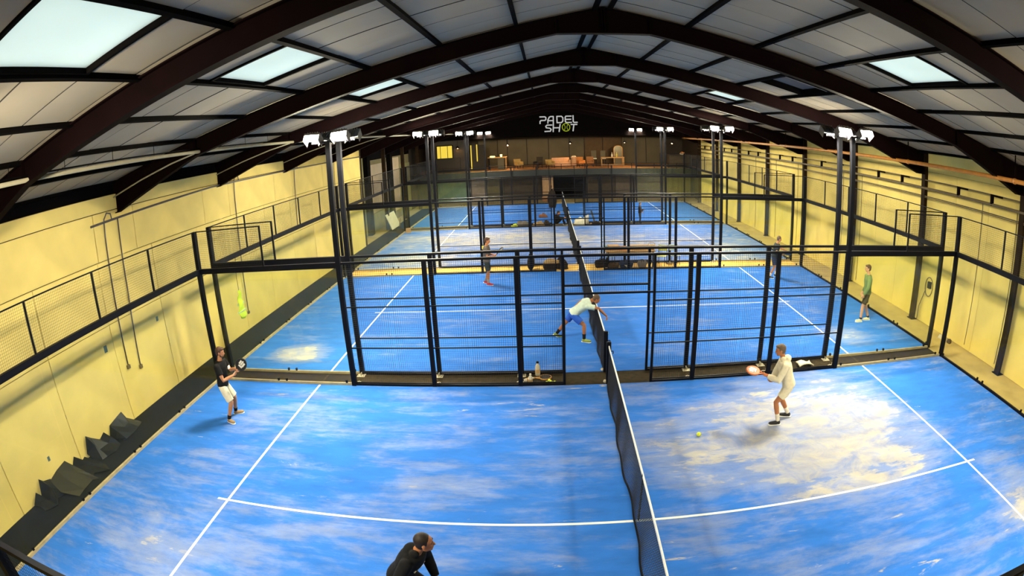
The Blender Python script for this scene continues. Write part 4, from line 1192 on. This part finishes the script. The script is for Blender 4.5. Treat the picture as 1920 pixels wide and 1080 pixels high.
# 4. man in grey shirt with red shoes, second court
J = pose((0.0, 0, 0.92), (0.02, 0), 0.52, tw=0.1)
J.update(look=(0.05, 0.1), knL=(0.04, 0.10, 0.50), knR=(0.06, -0.11, 0.50), anL=(-0.10, 0.12, 0.10), anR=(0.04, -0.13, 0.085), toeL=(0.9, -0.1, -0.25), toeR=(0.95, -0.25, 0),
         elL=(0.06, 0.24, 1.13), elR=(0.06, -0.25, 1.12), wrL=(0.30, 0.08, 1.12), wrR=(0.31, -0.09, 1.10), handR=((0.8, 0.5, 0.25), (-0.3, 0.4, 0.8), 1.0), handL=((0.8, -0.5, 0.2), (-0.2, -0.6, 0.5), 0.9))
t, g = person('man in grey shirt and red shoes standing left of the second court net', (-3.62, 19.0, 0), -0.05, J,
              dict(skin=SK2, top=cloth('grey_brown_cloth', (0.12, 0.10, 0.085)), bottom=cloth('dark_green_cloth', (0.035, 0.045, 0.04)), shoe=mat('red_trainer', (0.50, 0.02, 0.04), 0.5), sock=cloth('grey_sock', (0.3, 0.25, 0.2)), sockh=0.35, hair=HAIRB, fringe=True, sleeve=0.7, leg=0.85, loose=0.025), 1.0, 0.010)
MB().box((-0.16, 0.02, 1.36), (-0.05, 0.14, 1.47)).build('shoulder_patch', cloth('yellow_patch', (0.75, 0.62, 0.12)), t)
gp, ga = g['R']
racket('white padel racket held in front by the man with red shoes', world_of(t, gp), world_dir(t, (0.5, 0.2, 0.5)), world_dir(t, (-0.6, 0.3, 0.6)), M_RWHT, M_RBLK, M_RBLK)

# 5. man in green sweatshirt behind the right glass
J = pose((0.0, 0, 0.91), (0.02, 0), 0.52, tw=0.2)
J.update(look=(0.1, 0.05), knL=(0.12, 0.12, 0.50), knR=(0.0, -0.10, 0.50), anL=(0.14, 0.16, 0.085), anR=(-0.16, -0.12, 0.085), toeL=(0.9, 0.35, 0), toeR=(0.9, 0.3, 0),
         elL=(0.02, 0.26, 1.12), elR=(0.0, -0.26, 1.12), wrL=(0.16, 0.28, 0.90), wrR=(0.12, -0.24, 0.88), handL=((0.4, -0.05, -0.9), (0, -1, 0), 0.5), handR=((0.4, 0.05, -0.9), (0, 1, 0), 0.6))
person('man in green sweatshirt and dark shorts behind the right glass corner', (9.03, 13.35, 0), PI - 0.45, J,
       dict(skin=SK3, top=cloth('sage_green_cloth', (0.14, 0.21, 0.085)), bottom=cloth('charcoal_brown_cloth', (0.055, 0.045, 0.03)), shoe=mat('white_yellow_shoe', (0.75, 0.70, 0.42), 0.6), sock=C_BLK, sockh=0.14, hair=HAIRB, fringe=True, sleeve=2, leg=0.80, loose=0.022), 1.03)

# 6. man in black hoodie at the bottom edge
J = pose((-0.30, 0, 0.86), (0.27, 0.0), 0.50, tw=0.0)
J['head'] = J['neck'] + Vector((0.09, 0.03, 0.125))
J.update(look=(0.42, 0.0), knL=(0.06, 0.18, 0.47), knR=(0.06, -0.20, 0.46), anL=(-0.12, 0.24, 0.085), anR=(-0.10, -0.26, 0.085), toeL=(0.95, 0.2, 0), toeR=(0.9, -0.35, 0),
         elL=(-0.05, 0.26, 1.02), elR=(-0.16, -0.30, 1.00), wrL=(0.10, 0.14, 0.82), wrR=(0.0, -0.28, 0.76), handR=((0.8, 0.4, 0.1), (-0.2, 0.4, 0.8), 1.0), handL=((0.7, -0.6, 0.0), (0, -0.3, 0.9), 0.7))
t, g = person('man in black hoodie seen from above at the bottom edge of the photo', (-2.80, 2.85, 0), -0.28, J,
              dict(skin=SK2, top=C_BLK, bottom=cloth('black_trouser', (0.014, 0.014, 0.016)), shoe=mat('dark_trainer2', (0.03, 0.03, 0.032), 0.6), sock=C_BLK, sockh=0.2, hair=HAIRD, sleeve=2, leg=2, loose=0.028, hood=(-0.075, 0, 0.0)), 1.02, 0.0075)
ax_ = (V3(J['che']) - V3(J['pel'])).normalized(); fn_ = Vector((ax_.z, 0, -ax_.x))
for i, (y, dn_, w) in enumerate(((-0.10, 0.155, 0.03), (-0.05, 0.14, 0.032), (0.0, 0.125, 0.035), (0.055, 0.11, 0.04))):
    q = V3(J['che']) - ax_ * dn_ + fn_ * (0.140 - 0.35 * y * y * 4) + Vector((0, y, 0))
    MB().obox(q, (0.016, w, 0.028), (0.3, math.atan2(ax_.x, ax_.z), 0)).build('chest_print', C_WHT, t)
for s in 'LR':
    e, w_ = V3(J['el' + s]), V3(J['wr' + s]); sgn = 1 if s == 'L' else -1
    for f in (0.25, 0.55):
        q = lerp(e, w_, f) + Vector((-0.01, sgn * 0.052, 0.035))
        MB().obox(q, (0.05, 0.012, 0.022), (0, 0, 0.6 * -sgn)).build('sleeve_print', C_WHT, t)
gp, ga = g['R']
racket('black padel racket held low by the man in black hoodie', world_of(t, gp), world_dir(t, (0.6, 0.5, -0.2)), world_dir(t, (0, 0.3, 1)), M_RBLK, M_RBLK, M_RBLK)

# 7. figure sitting on the floor by the third court
J = dict(pel=(-0.10, 0, 0.14), che=(-0.06, 0, 0.55), neck=(-0.01, 0, 0.62), head=(0.05, 0, 0.735), look=(0, 0.25), hipL=(-0.08, 0.10, 0.13), hipR=(-0.08, -0.10, 0.13), shL=(-0.05, 0.18, 0.53), shR=(-0.05, -0.18, 0.53),
         knL=(0.26, 0.14, 0.42), knR=(0.27, -0.13, 0.42), anL=(0.38, 0.12, 0.08), anR=(0.40, -0.12, 0.08), toeL=(1, 0, 0), toeR=(1, 0, 0), elL=(0.14, 0.25, 0.40), elR=(0.14, -0.25, 0.40), wrL=(0.38, 0.10, 0.42), wrR=(0.38, -0.10, 0.42))
person('figure in black sitting on the floor left of the far net', (-0.62, 32.55, 0), 0.0, J,
       dict(skin=SK1, top=C_BLK, bottom=C_BLK, shoe=MATS['dark_trainer'], sock=C_BLK, hair=HAIRD, sleeve=2, leg=2, loose=0.025), 1.0, 0.013)
# 8. small figure standing with a phone
J = pose((0.0, 0, 0.90), (0.0, 0), 0.50)
J.update(look=(-0.3, 0.35), knL=(0.04, 0.10, 0.48), knR=(0.03, -0.10, 0.48), anL=(0.0, 0.11, 0.085), anR=(0.0, -0.11, 0.085), toeL=(1, 0.1, 0), toeR=(1, -0.1, 0), elL=(0.08, 0.24, 1.12), elR=(0.08, -0.24, 1.12), wrL=(0.20, 0.22, 0.95), wrR=(0.32, -0.12, 1.16), handR=((0.8, 0.2, 0.5), (-0.4, 0.6, 0.5), 0.9))
t, g = person('small figure in dark brown clothes standing with a phone at the third court fence', (4.46, 32.5, 0), -0.2, J,
              dict(skin=SK3, top=cloth('dark_brown_cloth', (0.045, 0.028, 0.016)), bottom=cloth('dark_olive_cloth', (0.03, 0.032, 0.018)), shoe=MATS['dark_trainer'], sock=C_BLK, hair=HAIRG, sleeve=2, leg=2, loose=0.025), 0.74, 0.013)
gp, ga = g['R']; p = world_of(t, gp)
tag(MB().obox(p, (0.012, 0.075, 0.15), (0, -0.5, -0.2)).build('phone', M_RBLK), 'dark phone held by the small standing figure', 'phone')
# 9. man in dark shirt at the far right of the second court
J = pose((0.0, 0, 0.88), (0.10, 0), 0.50, tw=0.4)
J.update(look=(0.4, 0.15), knL=(0.18, 0.15, 0.47), knR=(0.05, -0.14, 0.47), anL=(0.08, 0.22, 0.085), anR=(-0.14, -0.18, 0.085), toeL=(0.9, 0.35, 0), toeR=(0.9, -0.3, 0),
         elL=(0.20, 0.38, 1.18), elR=(0.10, -0.32, 1.10), wrL=(0.40, 0.48, 1.08), wrR=(0.34, -0.30, 1.02), handR=((0.9, 0.1, 0.1), (0, 0.5, 0.8), 1.0), handL=((0.9, 0.2, -0.1), (0, -0.4, -0.8), 0.4))
t, g = person('man in dark shirt beside the right service line of the second court', (7.85, 19.0, 0), -0.5, J,
              dict(skin=SK1, top=cloth('dark_navy_cloth', (0.03, 0.04, 0.045)), bottom=cloth('navy_shorts', (0.03, 0.045, 0.09)), shoe=MATS['dark_trainer'], sock=C_WHT, hair=HAIRG, sleeve=0.65, leg=0.8, loose=0.025), 0.98, 0.012)
gp, ga = g['R']
racket('dark padel racket of the man at the right service line', world_of(t, gp), world_dir(t, (0.8, -0.4, 0.2)), world_dir(t, (0.1, 0.3, 0.9)), M_RBLK, M_RBLK, M_RBLK)
# ------------------------------------------------------------------ loose things
M_TB = mat('tennis_ball_felt', (0.62, 0.72, 0.04), 0.9, var=0.15, scale=80)
def ball(x, y, z, lab, grp=None, r=0.034):
    t = thing('tennis_ball', lab, 'ball', (x, y, z), random.uniform(0, 3), grp)
    MB().ball((0, 0, 0), r, 16, 10).build('felt', M_TB, t, True)
    MB().tube([(r * 1.01 * math.cos(a) * math.sqrt(max(0, 1 - (0.55 * math.sin(2 * a)) ** 2)), r * 1.01 * math.sin(a) * math.sqrt(max(0, 1 - (0.55 * math.sin(2 * a)) ** 2)), r * 1.01 * 0.55 * math.sin(2 * a)) for a in [2 * PI * k / 40 for k in range(41)]], 0.0022, 5).build('seam', M_LINE, t)
ball(1.53, 7.43, 0.045, 'yellow ball lying on the sand left of the man in cream hoodie', r=0.045)
ball(0.22, 12.55, 0.30, 'yellow ball in the air just right of the reaching man', r=0.045)
for i, (x, y, z) in enumerate(((-1.40, 10.13, 0.034), (-1.31, 10.16, 0.034), (-1.22, 10.13, 0.034), (-1.35, 10.22, 0.034), (-1.27, 10.09, 0.034))):
    ball(x, y, z - 0.006, 'yellow ball in the small heap beside the door opening', 'balls heaped on the matting')
# bottles on the matting
def bottle(name, lab, loc, body, cap, h=0.26, r=0.038, tilt=None):
    t = thing(name, lab, 'bottle', loc)
    if tilt: t.rotation_euler = tilt
    MB().lathe((0, 0, 0), [(r * .9, 0), (r, 0.01), (r, h * 0.62), (r * 0.8, h * 0.72), (r * .45, h * 0.82), (r * .45, h * 0.88)], 16).build('body', body, t, True)
    MB().lathe((0, 0, h * 0.88), [(r * .5, 0), (r * .55, 0.01), (r * .5, h * 0.12), (r * .2, h * .125)], 12).build('cap', cap, t, True)
    MB().lathe((0, 0, h * 0.2), [(r * 1.02, 0), (r * 1.02, h * 0.28)], 16).build('band', mat('bottle_label', (0.55, 0.36, 0.16), 0.6), t)
M_CLR = mat('milky_bottle', (0.62, 0.58, 0.46), 0.3)
bottle('water_bottle', 'tall pale bottle with black cap on the matting by the second court fence', (-1.62, 10.60, -0.006), M_CLR, M_STEEL, 0.36, 0.06)
bottle('water_bottle', 'short white bottle standing by the nearest court fence post', (-1.78, 10.12, -0.006), M_WHT, M_WHT, 0.26, 0.05)
bottle('water_bottle', 'white bottle lying on its side next to the short bottle', (-1.92, 10.20, 0.042), M_WHT, M_WHT, 0.24, 0.045, (0, 1.5, 0.5))
racket('dark padel racket lying on the matting near the ball heap', (-1.68, 10.40, 0.018), (0.97, 0.10, 0.0), (0, 0, 1), M_RBLK, MATS['honey_wood'], MATS['honey_wood'])
# cream towel by the right fence
tw = MB()
nx, ny = 9, 6
for a in range(nx):
    for b in range(ny):
        u, v = a / (nx - 1), b / (ny - 1)
        tw.v.append((5.0 + 0.42 * u, 10.18 + 0.28 * v, 0.03 + 0.09 * math.sin(u * 3.0 + v) ** 2 * (1 - v * .5) + 0.02 * math.sin(9 * u + 4 * v)))
for a in range(nx - 1):
    for b in range(ny - 1): tw.f.append((a * ny + b, (a + 1) * ny + b, (a + 1) * ny + b + 1, a * ny + b + 1))
o = tw.build('towel', C_CRM, None, True); md = o.modifiers.new('s', 'SOLIDIFY'); md.thickness = 0.03
tag(o, 'crumpled cream towel on the matting behind the man in cream hoodie', 'towel')
# hi-vis vest hung outside the left glass
t = thing('safety_vest', 'bright yellow safety vest hanging outside the left glass', 'vest', (-10.12, 12.0, 0))
M_VEST = mat('fluorescent_yellow_cloth', (0.62, 0.80, 0.02), 0.7, var=0.15, scale=8)
vm = MB(); P = []
for k in range(13):
    z = 1.08 + k * 0.07
    w = 1.35 * [.10, .15, .17, .18, .17, .15, .14, .15, .13, .10, .07, .05, .03][k]
    P.append(((0.03 * math.sin(k * 1.3), 0.02 * math.sin(k * .9), z), (w, 0.035 + 0.015 * math.sin(k * 2.2))))
vm.tube([p for p, _ in P], [r for _, r in P], 14, side=(0, 1, 0))
vm.build('cloth', M_VEST, t, True)
for z, w in ((1.30, .25), (1.52, .21)):
    MB().tube([(0, 0.0, z - 0.02), (0, 0, z + 0.02)], [(w, 0.055)] * 2, 14, side=(0, 1, 0)).build('reflective_band', mat('silver_band', (0.5, 0.6, 0.35), 0.3), t)
MB().tube([(0, 0, 1.92), (0, -0.02, 2.3), (0.08, -0.05, 2.95)], 0.008, 5).build('hanging_cord', M_STEEL, t)

# crumpled plastic sheets along the left wall
def sheet(lab, y0, tops, depth, m, seed):
    """folded stiff sheet: zigzag upper edge leaning on the wall, a crease, lower edge on the floor"""
    r = random.Random(seed); mb = MB(); n = len(tops)
    for i, (dy, zt) in enumerate(tops):
        y = y0 + dy; q = depth * (0.75 + 0.4 * r.random())
        mb.v += [(XL + 0.07 + 0.05 * r.random(), y, max(0.02, zt)), (XL + 0.10 + q * 0.45, y + 0.08 * r.uniform(-1, 1), max(0.015, zt * (0.30 + 0.35 * r.random()))), (XL + 0.1 + q, y + 0.10 * r.uniform(-1, 1), 0.006)]
    for i in range(n - 1):
        for k in range(2): mb.f.append((i * 3 + k, i * 3 + 3 + k, i * 3 + 4 + k, i * 3 + 1 + k))
    o = mb.build('plastic_sheet', m)
    md = o.modifiers.new('s', 'SOLIDIFY'); md.thickness = 0.012
    return tag(o, lab, 'plastic sheet', 'loose sheets by the left wall')
sheet('black folded sheet nearest the camera at the left wall', 3.25, [(0, 0.03), (0.18, 0.22), (0.30, 0.05), (0.42, 0.40), (0.52, 0.30), (0.75, 0.22)], 0.55, M_SHEET, 1)
sheet('olive plastic sheet lying between the black sheets', 3.95, [(0, 0.22), (0.3, 0.30), (0.65, 0.34), (0.85, 0.08)], 0.80, M_SHEET2, 2)
sheet('small black sheet folded in front of the olive sheet', 4.72, [(0, 0.06), (0.2, 0.26), (0.38, 0.05), (0.5, 0.10)], 0.85, M_SHEET, 3)
sheet('large black sheet with a pointed flap standing against the left wall', 5.35, [(0, 0.10), (0.12, 0.50), (0.30, 0.36), (0.55, 0.20), (0.75, 0.28), (0.9, 0.05)], 0.50, M_SHEET, 4)
sheet('dark sheet farthest along the left wall, leaning', 6.25, [(0, 0.06), (0.15, 0.30), (0.45, 0.36), (0.7, 0.40), (0.74, 0.04)], 0.40, M_SHEET, 5)
sheet('thin olive scrap beside the farthest dark sheet', 6.92, [(0, 0.24), (0.15, 0.18), (0.34, 0.04)], 0.35, M_SHEET2, 6)

# table and clutter between the second and third courts
M_PINE = mat('worn_pine', (0.34, 0.20, 0.075), 0.7, var=0.3, scale=3, stretch=(1, 8, 8))
M_CARD = mat('cardboard', (0.46, 0.27, 0.12), 0.8, var=0.12)
zc = -0.03
t = thing('wooden_table', 'long worn wooden table between the second and third courts', 'table', (2.15, 21.33, zc))
for k in range(4): MB().box((-1.05, -0.30 + k * 0.155, 0.70), (1.05, -0.30 + k * 0.155 + 0.145, 0.74)).build('plank', M_PINE, t)
for a in (-0.95, 0.95):
    for b in (-0.24, 0.28): MB().box((a - 0.03, b - 0.03, 0), (a + 0.03, b + 0.03, 0.70)).build('leg', M_STEEL, t)
MB().box((-1.0, -0.26, 0.62), (1.0, -0.23, 0.70)).build('apron', M_PINE, t)
MB().box((-0.95, 0.0, 0.24), (0.95, 0.05, 0.28)).build('stretcher', M_STEEL, t)
def carton(lab, x, y, z, s, rz, m=None):
    t = thing('cardboard_box', lab, 'box', (x, y, z), rz)
    bevel(MB().box((-s[0] / 2, -s[1] / 2, 0), (s[0] / 2, s[1] / 2, s[2])).build('carton', m or M_CARD, t), 0.006)
    MB().box((-s[0] / 2, -0.02, s[2]), (s[0] / 2, 0.02, s[2] + 0.002)).build('tape', mat('brown_tape', (0.30, 0.17, 0.06), 0.4), t)
carton('brown cardboard box at the left end of the wooden table', 1.45, 21.35, zc + 0.74, (0.45, 0.35, 0.20), 0.1)
carton('flat orange-brown box in the middle of the wooden table', 1.85, 21.3, zc + 0.74, (0.32, 0.3, 0.14), -0.2, mat('orange_card', (0.55, 0.27, 0.10), 0.8))
t = thing('planks_bundle', 'bundle of dark and tan planks lying on the wooden table', 'planks', (2.55, 21.42, zc + 0.74))
for k, (m, z) in enumerate(((M_PINE, 0), (mat('dark_plank', (0.05, 0.04, 0.035), 0.7), 0.06), (M_PINE, 0.12))):
    MB().box((-0.5 + 0.03 * k, -0.15, z), (0.5 - 0.02 * k, 0.13 - .02 * k, z + 0.055)).build('plank', m, t)
t = thing('straw_basket', 'round straw basket at the right end of the wooden table', 'basket', (3.08, 21.33, zc + 0.74))
MB().lathe((0, 0, 0), [(0.11, 0), (0.15, 0.08), (0.16, 0.18), (0.145, 0.18), (0.13, 0.06)], 18).build('bowl', M_WICK, t, True)
MB().tube([(-0.15 * math.cos(a), 0, 0.17 + 0.14 * math.sin(a)) for a in [PI * k / 10 for k in range(11)]], 0.012, 6).build('handle', M_WICK, t)
def bag(lab, x, y, z, s, rz, m, trim, n='sports_bag'):
    t = thing(n, lab, 'bag', (x, y, z), rz)
    b = MB().tube([(-s[0] / 2, 0, s[2] * .48), (-s[0] * .42, 0, s[2] * .5), (0, 0, s[2] * .52), (s[0] * .42, 0, s[2] * .5), (s[0] / 2, 0, s[2] * .46)], [(s[1] * .3, s[2] * .3), (s[1] * .48, s[2] * .48), (s[1] * .5, s[2] * .5), (s[1] * .47, s[2] * .47), (s[1] * .28, s[2] * .3)], 14, side=(0, 1, 0))
    b.build('body', m, t, True)
    for d in (-1, 1):
        MB().tube([(-s[0] * .2, d * s[1] * .35, s[2] * .75), (-s[0] * .12, d * s[1] * .2, s[2] * 1.12), (s[0] * .12, d * s[1] * .2, s[2] * 1.12), (s[0] * .2, d * s[1] * .35, s[2] * .75)], 0.012, 6).build('handle', trim, t)
    MB().tube([(-s[0] * .4, 0, s[2] * .985), (0, 0, s[2] * 1.02), (s[0] * .4, 0, s[2] * .96)], 0.008, 5).build('zip', trim, t)
C_DK = cloth('dark_bag_cloth', (0.018, 0.014, 0.012)); C_NV = cloth('navy_bag_cloth', (0.02, 0.026, 0.05)); C_TN = cloth('tan_bag_cloth', (0.30, 0.20, 0.09)); C_GR = cloth('grey_bag_cloth', (0.13, 0.11, 0.095))
bag('black sports bag heaped at the left end of the wooden table', 0.95, 21.25, zc, (0.60, 0.34, 0.36), 0.2, C_DK, M_STEEL)
bag('brown bag on the floor under the left half of the table', 1.42, 21.1, zc, (0.45, 0.30, 0.26), -0.1, cloth('brown_bag_cloth', (0.05, 0.03, 0.015)), M_STEEL)
bag('navy bag with pale badge under the middle of the table', 1.95, 21.05, zc, (0.55, 0.32, 0.34), 0.0, C_NV, M_STEEL)
bag('grey bag standing under the right half of the table', 2.62, 21.0, zc, (0.36, 0.26, 0.34), 0.1, C_GR, M_STEEL)
MB().prism([(1.85, 0.16), (2.05, 0.16), (1.95, 0.06)], 'y', 20.872, 20.878).build('bag_badge', M_WHT, None)
tag(bpy.data.objects['bag_badge'], 'pale triangular badge on the navy bag under the table', 'badge')
def chair(lab, x, y, rz, m):
    t = thing('folding_chair', lab, 'chair', (x, y, zc), rz, 'chairs by the wooden table')
    MB().box((-0.2, -0.2, 0.42), (0.2, 0.2, 0.45)).build('seat', m, t)
    MB().box((-0.2, 0.19, 0.60), (0.2, 0.22, 0.85)).build('backrest', m, t)
    for a in (-0.19, 0.19):
        MB().tube([(a, -0.19, 0), (a, -0.17, 0.43)], 0.013, 6).build('leg', M_STEEL, t)
        MB().tube([(a, 0.22, 0), (a, 0.19, 0.45), (a, 0.21, 0.86)], 0.013, 6).build('leg', M_STEEL, t)
chair('dark folding chair with pale blue seat left of the table', 1.3, 21.62, 0.2, mat('pale_blue_plastic', (0.25, 0.42, 0.55), 0.5))
chair('folding chair with lime yellow seat right of the table', 3.55, 21.45, -0.5, mat('lime_plastic', (0.50, 0.50, 0.10), 0.5))
chair('folding chair with grey-green seat farthest right of the table', 4.15, 21.55, 0.1, mat('grey_green_plastic', (0.30, 0.36, 0.30), 0.5))
# bags left of the net, same strip
bag('upright black backpack beside the fence post left of the bag heap', -2.02, 21.15, zc, (0.34, 0.28, 0.62), 1.4, C_DK, M_STEEL, 'backpack')
bag('dark sports bag under the heap of clothes left of the net', -1.15, 21.2, zc, (0.75, 0.36, 0.32), 0.0, C_DK, M_STEEL)
def heap(name, lab, cat, c, s, m, seed, grp=None):
    r = random.Random(seed); mb = MB(); n, k = 14, 8
    for i in range(k):
        th = PI / 2 * (1 - i / (k - 1))
        for a in range(n):
            f = 1 + 0.28 * math.sin(3 * a * 2 * PI / n + seed) * r.random() + 0.12 * r.uniform(-1, 1)
            mb.v.append((c[0] + s[0] * math.sin(th) * math.cos(2 * PI * a / n) * f, c[1] + s[1] * math.sin(th) * math.sin(2 * PI * a / n) * f, c[2] + max(0.0, s[2] * math.cos(th) * f)))
    for i in range(k - 1):
        for a in range(n): mb.f.append((i * n + a, i * n + (a + 1) % n, (i + 1) * n + (a + 1) % n, (i + 1) * n + a))
    mb.f.append(tuple(range(n)))
    return tag(mb.build(name, m, None, True), lab, cat, grp)
heap('jacket', 'crumpled tan jacket lying on the dark bag left of the net', 'jacket', (-1.2, 21.15, zc + 0.30), (0.33, 0.2, 0.16), C_TN, 2)
heap('jacket', 'crumpled dark jacket on the right of the tan one', 'jacket', (-0.75, 21.25, zc + 0.02), (0.28, 0.22, 0.42), C_DK, 4)
# far strip between third and fourth courts
heap('bag', 'grey bag in the left heap of the far strip', 'bag', (-2.75, 32.4, -0.006), (0.45, 0.25, 0.30), C_GR, 5)
heap('bag', 'lime green bag at the left end of the far heap', 'bag', (-3.25, 32.3, -0.006), (0.22, 0.2, 0.16), M_VEST, 6)
heap('bag', 'tan bag in the far strip right of the grey bag', 'bag', (-1.8, 32.35, -0.006), (0.38, 0.22, 0.24), C_TN, 7)
heap('bag', 'brown bag in the far strip beside the tan one', 'bag', (-1.35, 32.5, -0.006), (0.22, 0.2, 0.28), MATS['brown_bag_cloth'], 8)
heap('bag', 'small rust coloured bag on the farthest court left of the net', 'bag', (-1.55, 35.8, 0), (0.30, 0.2, 0.24), mat('rust_cloth', (0.20, 0.08, 0.035), 0.9), 9)
heap('bag', 'white plastic bag on the floor right of the sitting figure', 'bag', (0.72, 32.7, -0.006), (0.34, 0.25, 0.36), mat('white_plastic_bag', (0.82, 0.80, 0.66), 0.5), 10)
heap('bag', 'dark shoe bag at the foot of the far stand', 'bag', (1.75, 32.4, -0.006), (0.30, 0.2, 0.18), C_DK, 11)
t = thing('cardboard_tube', 'pale cardboard tubes standing by the white plastic bag', 'tubes', (1.12, 32.7, -0.006))
for k in range(3): MB().lathe((k * 0.11 - 0.1, 0.03 * k, 0), [(0.05, 0), (0.05, 0.42 + 0.08 * k), (0.04, 0.42 + 0.08 * k), (0.04, 0.3)], 12).build('tube', M_WHT, t, True)
t = thing('leaning_board', 'grey board leaning near the far fence post', 'board', (1.55, 32.55, -0.006))
MB().obox((0, 0, 0.42), (0.10, 0.04, 0.88), (0, -0.28, 0)).build('board', C_GR, t)
MB().obox((0.05, 0, 0.03), (0.45, 0.2, 0.06), (0, 0, 0.2)).build('foot', M_PINE, t)
# dark coat hanging on the far fence
t = thing('coat', 'dark coat hanging on the third court fence left of the far net', 'coat', (-0.95, 31.95, 0))
MB().tube([(0, -0.05, 1.15), (0.02, -0.06, 1.4), (0, -0.06, 1.75), (0.0, -0.05, 2.15), (0, -0.03, 2.25)], [(.20, .06), (.24, .07), (.20, .07), (.15, .05), (.04, .02)], 12, side=(1, 0, 0)).build('cloth', C_DK, t, True)
for s in (-1, 1): MB().tube([(s * 0.13, -0.06, 2.12), (s * 0.22, -0.07, 1.75), (s * 0.22, -0.08, 1.45)], [.05, .055, .045], 8).build('sleeve', C_DK, t, True)
# rubbish at the foot of the right wall
for i, (x, y, m, lab) in enumerate(((11.15, 11.35, M_WHT, 'small white lump at the foot of the right wall'), (11.2, 10.9, mat('dark_rubble', (0.10, 0.06, 0.02), 0.8), 'small brown lump at the foot of the right wall'))):
    heap('rubble', lab, 'rubble', (x, y, -0.03), (0.09, 0.09, 0.12), m, 20 + i)
# white board leaning on the wall left of the third court, and a small carton at its far corner
t = thing('white_banner_board', 'white banner board leaning outside the left glass of the third court', 'banner', (-11.0, 33.6, -0.008))
MB().obox((-0.25, 0, 0.55), (0.04, 2.0, 1.05), (0, -0.38, 0)).build('board', M_WHT, t)
MB().obox((0.02, 0.7, 0.28), (0.05, 0.05, 0.58), (0, 0.2, 0)).build('prop', M_PINE, t)
carton('small pale carton at the far left corner of the third court', -9.75, 31.6, 0.0, (0.30, 0.25, 0.28), 0.2)
